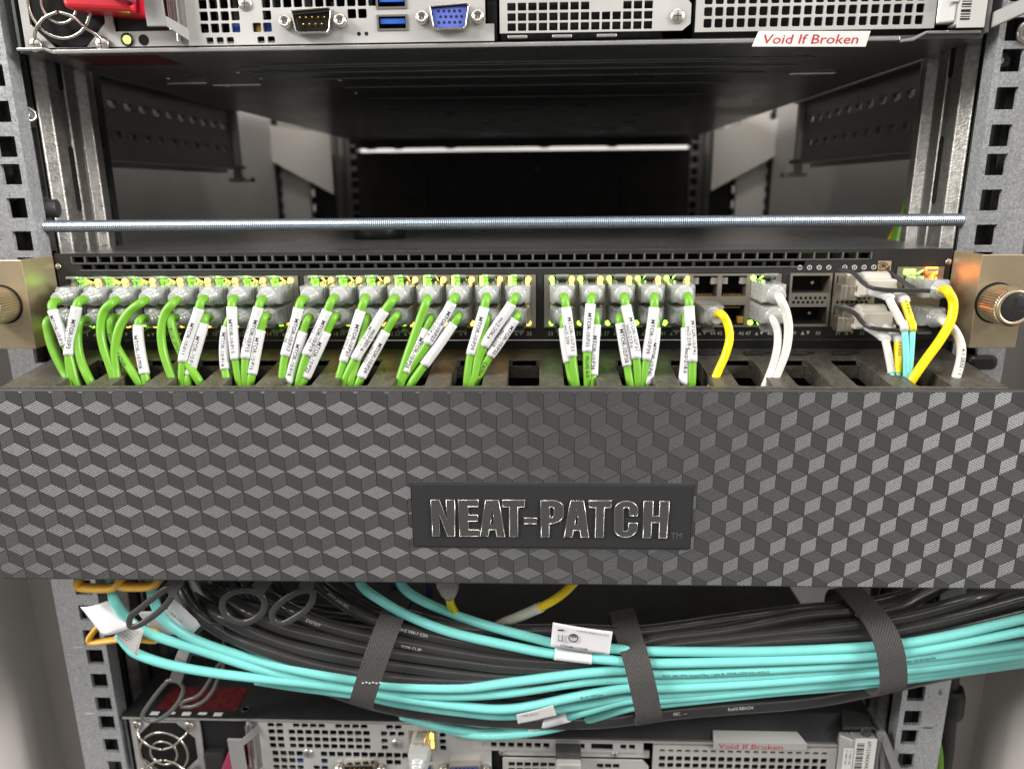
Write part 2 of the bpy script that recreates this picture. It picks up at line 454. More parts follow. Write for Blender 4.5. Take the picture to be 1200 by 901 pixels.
M['grey_boot'] = mat('pale_grey_rubber', (.55, .53, .50), .5)
M['black_p'] = mat('black_smooth_plastic', (.022, .021, .021), .35)
M['grey_loop'] = mat('dark_grey_tab_plastic', (.045, .044, .043), .27)
M['smoke'] = mat('smoky_clear_plastic', (.16, .155, .15), .18, trans=.35, ior=1.45)
M['strap'] = weave('hook_and_loop_tape', (.036, .033, .031))
M['orange'] = mat('yellow_orange_plastic', (.68, .38, .055), .42)
M['paper'] = mat('white_tag_paper', (.78, .76, .77), .55, 0, bump=.03, bscale=200)
M['seal_grey'] = mat('greyed_seal', (.40, .39, .38), .5)
M['foil'] = mat('grey_clear_tag', (.52, .51, .50), .4)
M['wall_far'] = mat('rear_aisle_wall', (.75, .73, .70), .6)
M['dull'] = mat('dull_black_equipment', (.018, .016, .015), .5, 0, noise=.5, nscale=40)
M['logo_gold'] = mat('gold_emblem', (.62, .46, .30), .4, .3)
M['logo_brown'] = mat('brown_emblem', (.10, .055, .02), .5)

# ================================================================== THE RACK
U = 44.45
rack = thing('server_rack', 'galvanised equipment rack with square holed rails, posts and grey side panels', 'rack', (0, 0, -330))
def rail_holes(cx, z0, z1):
    hs = []; k = math.floor(z0 / U) - 1
    while k * U < z1 + U:
        for dz in (6.35, 22.225, 38.1):
            z = k * U + dz
            if z0 + 6 < z < z1 - 6: hs.append((cx - 4.75, cx + 4.75, z - 4.75, z + 4.75))
        k += 1
    return hs
Z0, Z1 = -330, 250
for sx in (-1, 1):
    b = MB()
    a, c = sorted((sx * 225, sx * 250.5))
    b.plate(a, c, Z0, Z1, 0, 2.2, rail_holes(sx * 232.55, Z0, Z1), rnd=.5 if sx > 0 else .3)
    fa, fc = sorted((sx * 250.5, sx * 248.3)); b.box(fa, fc, 2.2, 45, Z0, Z1)
    fa, fc = sorted((sx * 225, sx * 226.6)); b.box(fa, fc, 2.2, 9, Z0, Z1)
    rail = b.build('mounting_rail', M['galv'], rack)
    for k, n in ((-4, '7'), (-5, '6'), (-6, '5'), (-7, '4')):
        if sx < 0 or n == '6':
            zc = k * U + 17.5
            flat_text(n, 6.0, (sx * 243.8 + 1.8 * sx - 1.2, -0.12, zc + 4), (1, 0, 0), (0, 0, 1), M['print'] if sx < 0 else M['dark_steel'], rail, 'unit_number', bold=-0.012, sx=.8)
        mk = MB(); mk.box(sx * 241.5 - 2.8, sx * 241.5 + 2.8, -0.12, 0.02, k * U - .35, k * U + .35)
        mk.build('unit_mark', M['print'] if sx < 0 else M['dark_steel'], rail)
    # front post: dark slotted cheek, bright rolled column, dark perforated strip behind it
    slots = []
    z = Z0 + 12
    while z < Z1 - 20:
        slots.append((14.5, 19.5, z, z + 13)); z += 20
    slots2 = [(24.5, 29.5, q, q + 34) for q in range(Z0 + 30, Z1 - 40, 62)]
    b = MB(); x0, x1 = sorted((sx * 236, sx * 238)); b.plate(9.5, 33, Z0, Z1, x0, x1, slots + slots2, rnd=2.4, plane='yz')
    b.build('post_cheek', M['dark_steel'], rack)
    b = MB(); x0, x1 = sorted((sx * 242, sx * 244)); b.box(x0, x1, 9.5, 34, Z0, Z1)
    b.build('post_lining', M['galv_post'], rack)
    prof = [(236, 33), (231, 37), (230, 44), (230, 48.6), (231.4, 49.4), (230, 50.2), (229.6, 57), (230.5, 60), (226, 63.5), (226, 70), (231, 75), (252, 76), (252, 30), (236, 30)]
    b = MB(); b.prism([(sx * q, y) for q, y in prof][::-sx], Z0, Z1, plane='xy'); b.build('corner_post', M['galv_post'], rack, bevel=.8, seg=2)
    for q in range(Z0 + 22, Z1 - 40, 62):
        b = MB(); xa = sx * 229.75
        pts = [(46.2 + 2.1 * math.cos(t_), q + (32 if k_ < 9 else 2) + 2.1 * math.sin(t_)) for k_, t_ in enumerate([math.pi * i_ / 8 for i_ in range(9)] + [math.pi + math.pi * i_ / 8 for i_ in range(9)])]
        b.prism(pts if sx > 0 else pts[::-1], xa, xa + sx * 1.0, plane='yz'); b.build('post_slot_dark', M['void'], rack)  # near-black piece set proud, painting the dark of an open slot
    b = MB(); x0, x1 = sorted((sx * 236, sx * 238))
    b.plate(76.5, 95 if sx < 0 else 84, Z0, Z1, x0, x1, [(80.5 if sx < 0 else 78.2, 90 if sx < 0 else 82.2, q, q + 13) for q in range(Z0 + 10, Z1 - 15, 22)], rnd=1.5, plane='yz')
    b.build('perforated_strip', M['dark_steel'], rack)
    # depth rails with pressed slots
    b = MB(); x0, x1 = sorted((sx * 250, sx * 253))
    zt = 138
    hs = [(q, q + 12, zt - 12, zt - 7) for q in range(105, 300, 19)] + [(q, q + 12, zt - 31, zt - 26) for q in range(105, 300, 19)]
    b.plate(96, 318, zt - 42, zt + 4, x0, x1, hs, rnd=2.4, plane='yz')
    x0, x1 = sorted((sx * 240, sx * 253)); b.box(x0, x1, 96, 318, zt + 4, zt + 7); b.box(x0, x1, 96, 318, zt - 45, zt - 42)
    b.build('depth_rail', M['galv_post'], rack)
    b = MB(); x0, x1 = sorted((sx * 262, sx * 264)); b.box(x0, x1, 96, 330, zt - 48, zt + 12); b.build('rail_backing', M['cab_grey'], rack)
    b = MB(); x0, x1 = sorted((sx * 246, sx * 252)); b.box(x0, x1, 318, 326, zt - 52, zt + 14)
    b.box(*sorted((sx * 236, sx * 256)), 316, 328, zt - 56, zt - 52); b.box(*sorted((sx * 236, sx * 256)), 316, 328, zt + 10, zt + 14)
    b.build('rail_end_bracket', M['plate_white'] if sx > 0 else M['cab_grey'], rack, bevel=.5)
    # pale trapezoid bracket plate towards the back
    b = MB()
    pts = [(sx * 332, 156), (sx * 228, 139), (sx * 228, 70), (sx * 332, 126)]
    b.prism(pts if sx < 0 else pts[::-1], 560, 563); b.build('bracket_plate', M['plate_white'], rack)
    # rear mounting rails
    b = MB(); a, c = sorted((sx * 225, sx * 243))
    b.plate(a, c, -60, 220, 690, 693, rail_holes(sx * 233, -60, 220)); a, c = sorted((sx * 243, sx * 245)); b.box(a, c, 660, 693, -60, 220)
    b.build('rear_mounting_rail', M['galv_post'], rack)
    b = MB(); a, c = sorted((sx * 226, sx * 246)); b.box(a, c, 704, 706, -60, 220); b.build('rail_hole_blocker', M['black_duct'], rack)  # added black plate that keeps rear light out of the rail holes
    b = MB(); b.prism([(sx * q, y) for q, y in ((246, 668), (252, 664), (262, 664), (266, 672), (266, 700), (246, 700))][::sx], -60, 220, plane='xy')
    b.build('rear_post', M['galv_post'], rack)
    # side panel and cable ducts
    b = MB(); a, c = sorted((sx * 300, sx * 303)); b.box(a, c, -60, 1000, -420, 320); b.build('side_panel', M['cab_grey'], rack)
    b = MB(); a, c = sorted((sx * 253, sx * 430)); b.box(a, c, 46, 48, -420, 320); b.build('added_front_plate', M['front_plate'], rack)  # added plate turned to the lamps, stands in for the lit side wall
    b = MB()
    a, c = sorted((sx * 298, sx * 344)); b.box(a, c, 566, 585, -40, 190)
    for q in range(-30, 180, 14): b.box(*sorted((sx * 296, sx * 299)), 566, 580, q, q + 7)
    b.build('cable_duct', M['black_duct'], rack)
    b = MB(); a, c = sorted((sx * 262, sx * 298)); b.box(a, c, 576, 584, -60, 220); b.build('rear_panel_strip', M['plate_white'] if sx > 0 else M['cab_grey'], rack)
    b = MB(); a, c = sorted((sx * 236, sx * 262)); b.box(a, c, 596, 604, -60, 120)
    for q in range(-50, 120, 18): b.box(*sorted((sx * 262, sx * 270)), 590, 604, q, q + 9)
    b.build('finger_duct', M['black_duct'], rack)
    # bolts seen on the posts
for (x, y, z) in ((-236, 21, 111), (236, 13, 128)):
    sx = 1 if x < 0 else -1
    b = MB(); b.lathe([(3.6, 0), (3.9, 1), (3.9, 6), (3.4, 6.6), (2.2, 6.6), (2.0, 4.2), (0.01, 4.2)], (x, y, z), (sx, -.55, .1), 18)
    b.build('post_bolt', M['screw'], rack)
b = MB(); b.lathe([(4.5, 0), (4.6, 20), (4.0, 20.5)], (-244, 14, 66), (1, .25, 0), 18); b.build('post_spacer', M['dark_steel'], rack)
b = MB(); b.lathe([(5, 0), (5, 1.2), (3, 1.6), (3, -2)], (236.8, -.9, 138), (0, -1, 0), 18); b.build('rail_screw', M['galv_post'], rack)

# equipment at the back and the bright slit above it
rear = thing('rear_equipment', 'dull black equipment box deep in the back of the rack under a bright slit', 'equipment', (0, 640, 0))
b = MB(); b.box(-218, 218, 645, 800, -40, 122.4); b.build('case', M['dull'], rear)
b = MB()
for k in range(5):
    b.box(-190 + 80 * k, -125 + 80 * k, 642, 645.5, 34, 58); b.box(-190 + 80 * k, -125 + 80 * k, 642, 645.5, 66, 92)
b.build('bay_cover', M['dull'], rear)
b = MB(); b.lathe([(4, 0), (4, 3)], (20, 642, 100), (0, -1, 0), 16); b.build('round_key', M['dark_steel'], rear)
blank = thing('blanking_panel', 'dark blanking panel above the bright slit at the back of the rack', 'panel', (0, 640, 128))
b = MB(); b.box(-218, 218, 640, 646, 127, 210); b.build('panel_sheet', M['dull'], blank)
for x in (-196, -160, -92, 30, 118):
    b = MB(); b.prism([(x - 9, 127.2), (x + 8, 127.2), (x + 3, 125.6), (x - 4, 125.2)], 641, 645); b.build('edge_burr', M['dull'], blank)
wallo = MB(); wallo.box(-900, 900, 1400, 1420, -400, 700); wo = wallo.build('wall', M['wall_far']); wo['kind'] = 'structure'

# threaded rod across the rack
rod = MB(); pts = []; rr = []
x = -232.0
while x < 232:
    pts += [(x, 8, 57.5), (x + .5, 8, 57.5)]; rr += [2.5, 3.05]; x += 1.0
rod.tube(pts, rr, n=14, smooth=False)
tag(rod.build('threaded_rod', M['rod']), 'long bluish zinc threaded rod spanning the rack above the black switch', 'threaded rod')

# ================================================================== THE SERVERS
def screw(name, x, y, z, r, parent, slot=True):
    b = MB(); b.lathe([(r, 0), (r, .5), (r * .8, 1.0), (r * .3, 1.15), (0.01, 1.15)], (x, y, z), (0, -1, 0), 16)
    b.box(x - r * .55, x + r * .55, y - 1.22, y - 1.0, z - .18, z + .18, mi=1); b.box(x - .18, x + .18, y - 1.24, y - 1.0, z - r * .55, z + r * .55, mi=1)
    return b.build(name, [M['screw'], M['dark_steel']], parent)
def dsub(x, z, w_, rows, parent, name, core, oz):
    """D-shaped connector with its two jack screws"""
    h = 4.6; zc = z + oz
    def dshape(g, k=0):
        return [(x - w_ / 2 - g + 1.2 * 0, zc + h + g), (x - w_ / 2 - g, zc + h + g - 1), (x - w_ / 2 + 1.3 - g * .6, zc - h - g + 1), (x - w_ / 2 + 2.2 - g * .5, zc - h - g),
                (x + w_ / 2 - 2.2 + g * .5, zc - h - g), (x + w_ / 2 - 1.3 + g * .6, zc - h - g + 1), (x + w_ / 2 + g, zc + h + g - 1), (x + w_ / 2 + g - .8, zc + h + g)][1:] 
    c = MB(); o_, i_ = dshape(.9), dshape(0.1)
    n = len(o_)
    vs = [(p[0], 1, p[1]) for p in o_] + [(p[0], -4.6, p[1]) for p in o_] + [(p[0], -4.6, p[1]) for p in i_] + [(p[0], 0, p[1]) for p in i_]
    fs = [(k + n * r_, (k + 1) % n + n * r_, (k + 1) % n + n * (r_ + 1), k + n * (r_ + 1)) for r_ in range(3) for k in range(n)]
    c.add(vs, fs); sh = c.build(name, M['chrome'], parent, bevel=.35)
    c = MB(); ins = dshape(-.25); c.prism(ins[::-1], -3.2 if rows == 3 else -.6, .5); cr = c.build('insert', core, sh)
    c = MB()
    if rows == 2:
        for r_, n_ in ((0, 5), (1, 4)):
            for k in range(n_):
                px = x + (k - (n_ - 1) / 2) * 2.77; pz = zc + (1.4 if r_ == 0 else -1.4)
                c.lathe([(.5, 0), (.5, 3.2), (.2, 3.8)], (px, -.4, pz), (0, -1, 0), 8)
        c.build('contact_pins', M['gold'], sh)
    else:
        for r_ in range(3):
            for k in range(5):
                px = x + (k - 2) * 2.35 + (.6 if r_ == 1 else -.2); pz = zc + (1 - r_) * 2.3
                c.lathe([(.62, 0), (.62, .12)], (px, -3.2, pz), (0, -1, 0), 8)
        c.build('contact_holes', M['void'], sh)
    for sx in (-1, 1):
        c = MB(); xx = x + sx * 12.5
        c.lathe([(2.9, 0), (2.9, 2), (2.6, 4.6), (1.5, 4.8), (1.4, 2.6), (.01, 2.6)], (xx, .3, zc), (0, -1, 0), 6 if False else 16)
        c.build('jack_screw', M['screw'], parent)
def build_server(oz, which):
    top = which == 'upper'
    t = thing('rack_server', 'steel backed server at the top of the photo with red plug and red seal' if top else
              'lower steel backed server under the cable bundle with a dark lid', 'server', (0, 0, oz))
    Z = lambda z: z + oz
    ox = 0 if top else -3.4
    b = MB(); b.box(-219 + ox, 219 + ox, 1.5, 620, Z(0.6), Z(2.2)); b.build('chassis_floor', M['chassis'], t)
    b = MB()
    if top: b.box(-219 + ox, 219 + ox, .6, 620, Z(42), Z(43.4))
    else:                                      # the right part of the lid slopes down to a lower front edge
        b.prism([(-219 + ox, .6), (-26, .6), (-26, 13), (219 + ox, 13), (219 + ox, 620), (-219 + ox, 620)], Z(42), Z(43.4), plane='xy')
        b.hexa([(-26, .6, Z(32.6)), (219 + ox, .6, Z(32.6)), (219 + ox, 13, Z(42)), (-26, 13, Z(42)), (-26, .6, Z(34)), (219 + ox, .6, Z(34)), (219 + ox, 13, Z(43.4)), (-26, 13, Z(43.4))])
    b.build('lid', M['lid'], t)
    for xs in (-220, 218.6):
        b = MB(); b.box(xs + ox, xs + 1.4 + ox, 2, 620, Z(2.2), Z(42)); b.build('side_sheet', M['chassis'], t)
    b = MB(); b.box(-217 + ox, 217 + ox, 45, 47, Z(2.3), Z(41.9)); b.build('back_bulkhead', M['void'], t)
    # folded bottom edge
    b = MB(); b.box(-202 + ox, 182 + ox, -1.4, 1.4, Z(-.4), Z(1.5)); b.box(-219 + ox, -206 + ox, -1.4, 1.4, Z(1.2), Z(2.6)); b.box(193 + ox, 217 + ox, -1.4, 1.4, Z(2.2), Z(3.5))
    b.prism([(-206 + ox, Z(1.2)), (-202 + ox, Z(-.4)), (-202 + ox, Z(1.5)), (-206 + ox, Z(2.6))], -1.3, 1.3)
    b.prism([(182 + ox, Z(-1.2)), (188 + ox, Z(-.6)), (193 + ox, Z(2.2)), (193 + ox, Z(3.5)), (187 + ox, Z(.8)), (182 + ox, Z(0))], -1.5, 1.2)
    b.build('folded_edge', M['steel_edge'], t, bevel=.5)
    b = MB(); b.box(-219 + ox, 217 + ox if top else -26, -.6, .5, Z(42.0), Z(43.2)); b.build('lid_lip', M['steel_edge'], t, bevel=.3)
    if not top:
        b = MB(); b.box(-26, 192, -1.6, .5, Z(32.8), Z(34.2)); b.box(-27, -25.6, -1, .5, Z(33), Z(43)); b.build('stepped_lip', M['steel_edge'], t, bevel=.3)
    if top:                                     # pressed ribs and dimples of the underside
        for y, xa, xb in ((43, -122, 165), (50, -135, 160), (68, -136, 160), (92, -110, 150), (130, -100, 140), (190, -100, 140), (260, -100, 140)):
            r_ = MB(); r_.box(xa, xb, y, y + 2.4, Z(-.1), Z(.7)); r_.build('pressed_rib', M['chassis'], t, bevel=.5)
        for x, y, wd in ((-186, 98, 24), (-160, 108, 30), (178, 95, 26)):
            r_ = MB(); r_.box(x - wd / 2, x + wd / 2, y, y + 3, Z(-.7), Z(.7)); r_.build('pressed_dimple', M['steel_edge'], t, bevel=.6)
        for x, y in ((-190, 84), (-170, 120), (-142, 66), (-138, 90), (-120, 130), (-100, 160), (-95, 100)):
            r_ = MB(); r_.lathe([(1.6, 0), (1.2, .7), (.01, .8)], (x, y, Z(.65)), (0, 0, -1), 12); r_.build('rivet', M['steel_edge'], t)
        r_ = MB(); r_.box(-203, -160, 11, 38, Z(.35), Z(.66)); r_.build('worn_label', M['red_label'], t)
    else:
        r_ = MB(); r_.box(-205.5, -157, 6.5, 27, Z(43.3), Z(43.65)); r_.build('worn_label', M['red_label'], t)
        for k in range(5):
            r_ = MB(); r_.box(-207 + 9.5 * k, -202 + 9.5 * k, 1.6 + (k % 2), 4.4, Z(43.35), Z(43.6)); r_.build('white_print', M['print'], t)
        for x, y in ((-152, 8), (-60, 60), (120, 60)):
            r_ = MB(); r_.lathe([(2.8, 0), (2.8, .3), (1.8, .5), (1.6, -.4), (.01, -.4)], (x, y, Z(43.4)), (0, 0, 1), 18); r_.build('lid_screw', M['dark_steel'], t)
    # ---- power supply
    fx, fz = -196 + (ox if not top else 1), Z(20.3)
    R_ = 18.2
    octo = [(fx + R_ * math.cos(math.radians(22.5 + 45 * k)) * 1.05, fz + R_ * math.sin(math.radians(22.5 + 45 * k)) * 1.05) for k in range(8)]
    psu_x0, psu_x1 = -216.5 + ox, -139.5 + ox
    b = MB()
    # plate round an octagonal fan opening: stitched ring plus the right part with its openings
    xr = fx + 20.5
    sq = [(psu_x0, Z(2.8)), (xr, Z(2.8)), (xr, Z(40.8)), (psu_x0, Z(40.8))]
    sqp = [(xr, fz + 8), (fx + 8, Z(40.8)), (fx - 8, Z(40.8)), (psu_x0, fz + 8), (psu_x0, fz - 8), (fx - 8, Z(2.8)), (fx + 8, Z(2.8)), (xr, fz - 8)]
    vs = [(p[0], 2, p[1]) for p in octo] + [(p[0], 2, p[1]) for p in sqp]
    fs = [(k, k + 8, (k + 1) % 8 + 8, (k + 1) % 8) for k in range(8)]
    cn = [(xr, 2, Z(40.8)), (psu_x0, 2, Z(40.8)), (psu_x0, 2, Z(2.8)), (xr, 2, Z(2.8))]
    vs += cn; fs += [(8, 16, 9), (10, 17, 11), (12, 18, 13), (14, 19, 15)]
    vs2 = [(p[0], 3.2, p[2]) for p in vs]; n = len(vs)
    b.add(vs + vs2, fs + [tuple(q + n for q in reversed(f)) for f in fs] + [(k, (k + 1) % 8, (k + 1) % 8 + n, k + n) for k in range(8)])
    b.plate(xr + .01, psu_x1, Z(2.8), Z(40.8), 2, 3.2, [(xr + 1, xr + 29, Z(9.2), Z(40.0))])
    b.build('power_supply_plate', M['steel'], t)
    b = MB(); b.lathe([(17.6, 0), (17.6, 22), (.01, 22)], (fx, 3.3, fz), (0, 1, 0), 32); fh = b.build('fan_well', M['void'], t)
    b = MB()
    for k in range(7):
        a0 = 2 * math.pi * k / 7
        p = [(fx + 7 * math.cos(a0), fz + 7 * math.sin(a0)), (fx + 16.8 * math.cos(a0 + .25), fz + 16.8 * math.sin(a0 + .25)), (fx + 16.8 * math.cos(a0 + .85), fz + 16.8 * math.sin(a0 + .85)), (fx + 7 * math.cos(a0 + .7), fz + 7 * math.sin(a0 + .7))]
        b.add([(p[0][0], 12, p[0][1]), (p[1][0], 12, p[1][1]), (p[2][0], 17, p[2][1]), (p[3][0], 17, p[3][1])], [(0, 1, 2, 3)])
    b.build('fan_blades', M['black_p'], t)
    b = MB(); b.lathe([(7.4, 4), (7.4, 0), (6.8, -.4), (.01, -.4)], (fx, 11, fz), (0, 1, 0), 24)
    b.lathe([(5.6, -.55), (.01, -.56)], (fx + (1.2 if top else .8), 11, fz + 1), (0, 1, 0), 20, mi=1); b.build('fan_hub', [M['black_p'], M['hub']], t)
    b = MB()
    for rr_ in (14.3, 8.0):
        b.tube([(fx + rr_ * math.cos(2 * math.pi * k / 40), -2.2, fz + rr_ * math.sin(2 * math.pi * k / 40)) for k in range(40)], .75, n=8, closed=True)
    for sx in (-1, 1):
        for sz in (-1, 1):
            cx_, cz_ = fx + sx * 15.8, fz + sz * 16.4
            b.tube(spline([(cx_, .8, cz_), (cx_ - sx * 1.0, -.6, cz_ - sz * 3.2), (cx_ - sx * 4.4, -3.6, cz_ - sz * 6.2), (cx_ - sx * 9, -3.6, cz_ - sz * 10.5), (fx + sx * .4, -3.6, fz + sz * 3.6)], 5), .8, n=8)
    b.build('fan_guard', M['chrome'], t)
    for sx in (-1, 1):
        for sz in (-1, 1):
            screw('fan_screw', fx + sx * 15.8, .6, fz + sz * 16.4, 3.3, t)
    b = MB(); b.lathe([(2.9, 0), (2.9, .7), (2.0, .9), (2.0, .3)], (-167.8 + ox, 1.9, Z(5.7)), (0, -1, 0), 18); lr = b.build('lamp_collar', M['black_p'], t)
    b = MB(); b.lathe([(1.8, 0), (1.5, .9), (.01, 1.1)], (-167.8 + ox, 1.8, Z(5.7)), (0, -1, 0), 14); b.build('status_lamp', M['led_green'] if top else M['black_p'], lr)
    b = MB(); b.lathe([(2.4, 0), (2.4, .15)], (-160.2 + ox, 1.98, Z(5.5)), (0, -1, 0), 16); b.build('pin_hole', M['void'], t)
    b = MB(); b.box(xr + 1.2, xr + 28.8, 4.5, 20, Z(9.4), Z(39.8)); b.build('power_inlet', M['black_duct'], t)
    # handle of the supply: bent strap
    hx = -149.5 + ox
    b = MB()
    b.hexa([(hx - 2, -11, Z(8.5)), (hx + 6.5, -11, Z(8.5)), (hx + 6.5, -9.4, Z(8.5)), (hx - 2, -9.4, Z(8.5)), (hx - 3.2, -11, Z(38)), (hx + 5.3, -11, Z(38)), (hx + 5.3, -9.4, Z(38)), (hx - 3.2, -9.4, Z(38))])
    b.hexa([(hx + 6.5, -11, Z(8.5)), (hx + 12.5, 2, Z(3.5)), (hx + 12.5, 3.5, Z(3.5)), (hx + 6.5, -9.4, Z(8.5)), (hx + 6.5, -11, Z(13)), (hx + 12.5, 2, Z(9)), (hx + 12.5, 3.5, Z(9)), (hx + 6.5, -9.4, Z(13))])
    b.hexa([(hx + 5.3, -11, Z(33)), (hx + 12.5, 2, Z(34)), (hx + 12.5, 3.5, Z(34)), (hx + 5.3, -9.4, Z(33)), (hx + 5.3, -11, Z(38)), (hx + 12.5, 2, Z(39.5)), (hx + 12.5, 3.5, Z(39.5)), (hx + 5.3, -9.4, Z(38))])
    b.build('pull_handle', M['zinc_dull'], t, bevel=.6)
    b = MB(); b.box(-143.2 + ox, -141.6 + ox, -1, 3, Z(4), Z(40)); b.box(-146.6 + ox, -145.2 + ox, 0, 3, Z(9), Z(38)); b.build('guide_fin', M['steel_edge'], t, bevel=.3)
    # ---- connector plate with its square vents
    hl = []
    def hole(xc, zc, wd=4.0, hg=3.9): hl.append((xc - wd / 2 + ox, xc + wd / 2 + ox, Z(zc - hg / 2), Z(zc + hg / 2)))
    for k in (0, 1, 2, 3, 6, 7, 8, 9, 10, 11, 12, 13, 14, 15, 16): hole(-130.2 + 4.85 * k, 19.6)
    for k in (0, 1, 2, 3, 6, 14, 15): hole(-130.2 + 4.85 * k, 14.6)
    for k in (0, 1, 2, 3, 5, 6): hole(-130.4 + 4.85 * k, 9.6)
    for k in (0, 1, 2, 5, 6): hole(-128.5 + 4.75 * k, 4.4, 3.4, 2.8)
    for k in range(16):
        if k not in (2, 7, 12, 13): hole(-131 + 5.0 * k, 39.2, 4.0, 3.0)
    for z in (34.6, 29.6, 25.0):
        for k in (0, 1): hole(-131 + 5 * k, z, 4.0, 3.7)
        for k in range(10): hole(-119 + 4.9 * k, z, 4.0, 3.6)
        hole(-64.5, z, 3.7, 3.4)
    for k in (1, 2): hole(-64.5 + 5 * k, 34.6, 3.7, 3.2)
    for z in (38.8, 34.4, 30.0, 25.6): hole(-30.2, z, 3.6, 3.3)
    usb = [(-44, 10.6), (-44, 19.6)]
    for x, z in usb: hl.append((x - 6.7 + ox, x + 6.7 + ox, Z(z - 3), Z(z + 3)))
    hl.append((-49.6 + ox, -34.4 + ox, Z(24.4), Z(37.2)))
    b = MB(); b.plate(-138.5 + ox, -2 + ox, Z(2.4), Z(41.2), 0, 1.2, hl, rnd=.7)
    b.prism([(-2 + ox, Z(2.4)), (2 + ox, Z(2.4)), (2 + ox, Z(9.5)), (-2 + ox, Z(9.5))], .1, 1.2)
    b.build('connector_plate', M['steel'], t)
    b = MB()                                    # parts of the main board behind the vents
    for k in range(26):
        x = -134 + k * 5.1 + random.uniform(-1, 1)
        b.box(x + ox, x + ox + random.uniform(2, 4), 6 + random.uniform(0, 8), 26, Z(3), Z(random.uniform(7, 34)))
    b.build('inner_board_parts', M['pcb'], t)
    b = MB()
    for k, mi in ((3, 0), (5, 1), (6, 0)): b.box(-130.4 + 4.85 * k - 2.6 + ox, -130.4 + 4.85 * k + 2.6 + ox, 3.5, 9, Z(7.6), Z(11.8), mi=mi)
    b.build('inner_socket', [M['blue'], M['gold']], t)
    b = MB(); b.box(-135 + ox, -98 + ox, 2.4, 6, Z(2.5), Z(4.3)); b.build('inner_foam', M['sticker'], t)
    dsub(-79.5 + ox, 11.3, 17, 2, t, 'serial_port', M['dull'], oz)
    dsub(-17.6 + ox, 12.0, 16.4, 3, t, 'video_port', M['vga_blue'], oz)
    for x, z in usb:
        b = MB(); b.plate(x - 7.0 + ox, x + 7.0 + ox, Z(z - 3.3), Z(z + 3.3), -.5, 12, [(x - 6.1 + ox, x + 6.1 + ox, Z(z - 2.5), Z(z + 2.5))]); u_ = b.build('usb_port', M['chrome'], t)
        b = MB(); b.box(x - 5.6 + ox, x + 5.6 + ox, .6, 12, Z(z - .3), Z(z + 1.9)); b.build('tongue', M['blue'], u_)
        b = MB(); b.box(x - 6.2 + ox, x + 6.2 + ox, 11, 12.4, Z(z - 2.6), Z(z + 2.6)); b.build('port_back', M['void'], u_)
    b = MB(); b.plate(-50 + ox, -34 + ox, Z(24), Z(37.6), -.4, 14, [(-48.4 + ox, -35.6 + ox, Z(25.4), Z(36.2))]); lp = b.build('network_port', M['chrome'], t)
    b = MB(); b.box(-48.5 + ox, -35.5 + ox, 13, 14.5, Z(25.3), Z(36.3)); b.build('port_back', M['void'], lp)
    b = MB(); b.box(-37.6 + ox, -35.7 + ox, -.2, 2, Z(26), Z(28.5)); b.box(-37.6 + ox, -35.7 + ox, -.2, 2, Z(31), Z(33.5)); b.build('port_lamp', M['led_amber'] if not top else M['dull'], lp)
    screw('plate_screw', -110.5 + ox, 0, Z(20.2) if not top else Z(19.5), 3.1, t); screw('plate_screw', -57.5 + ox, 0, Z(28), 3.1, t)
    for k in range(2):
        b = MB(); b.lathe([(.9, 0), (.9, .06)], (-59.5 + 3.4 * k + ox, -.02, Z(6.2)), (0, -1, 0), 10); b.build('pin_hole', M['void'], t)
    # ---- low expansion slot
    b = MB(); b.box(-1.2 + ox, 3.2 + ox, 3, 6, Z(3), Z(41)); b.build('slot_gap', M['void'], t)
    hs = []
    for k in range(14):
        for r_, z in enumerate((16.0, 11.8, 7.7)):
            if r_ == 0 and k in (8, 9, 10): continue
            hs.append((8 + 4.68 * k, 11.8 + 4.68 * k, Z(z - 1.6), Z(z + 1.6)))
    b = MB(); b.plate(4.6 + ox, 78.5 + ox, Z(5.2), Z(20), -1, .2, [(h[0] + ox, h[1] + ox, h[2], h[3]) for h in hs], rnd=.25)
    b.prism([(78.5 + ox, Z(5.2)), (86 + ox, Z(5.2)), (89.5 + ox, Z(8)), (89.5 + ox, Z(16)), (86 + ox, Z(20)), (78.5 + ox, Z(20))], -1, .2)
    b.build('slot_cover', M['steel'], t, bevel=.2)
    b = MB(); b.box(4.8 + ox, 78 + ox, 3, 4, Z(3), Z(21)); b.build('slot_back', M['void'], t)
    screw('slot_screw', 83.6 + ox, -1, Z(11.0), 3.2, t)
    b = MB()
    for k in range(3): b.box(8 + 20 * k + ox, 17 + 20 * k + ox, -1.6, .8, Z(3.0), Z(4.3))
    b.build('spring_finger', M['steel_edge'], t, bevel=.4)
    b = MB(); b.box(3 + ox, 90 + ox, 1.0, 2.4, Z(20.4), Z(25.2)); b.build('slot_divider', M['steel'], t)
    cz = 29.2
    hs = [(x - 1.75, x + 1.75, Z(cz - 1.6), Z(cz + 1.7)) for x in [-9 + 5.1 * k + 3.4 for k in range(8)] + [50.5, 74.5, 79.5]] + [(56, 68.5, Z(cz - 2.4), Z(cz + 2))]
    b = MB(); b.plate(-13 + ox, 86 + ox, Z(25.2), Z(32.6), -.8, .4, [(h[0] + ox, h[1] + ox, h[2], h[3]) for h in hs], rnd=.3); b.build('card_bracket', M['steel'], t)
    b = MB(); b.box(-1 + ox, 84 + ox, 2.6, 3.6, Z(25.5), Z(33.8)); b.build('card_back', M['void'], t)
    b = MB(); b.box(-1.8 + ox, 91 + ox, 1.0, 2.0, Z(34.4), Z(41.2)); top and b.build('upper_rail_plate', M['steel'], t)
    for x in (4, 70): screw('card_screw', x + ox, 1.0, Z(22.8), 1.8, t)
    # ---- wide vent cover
    hs = []
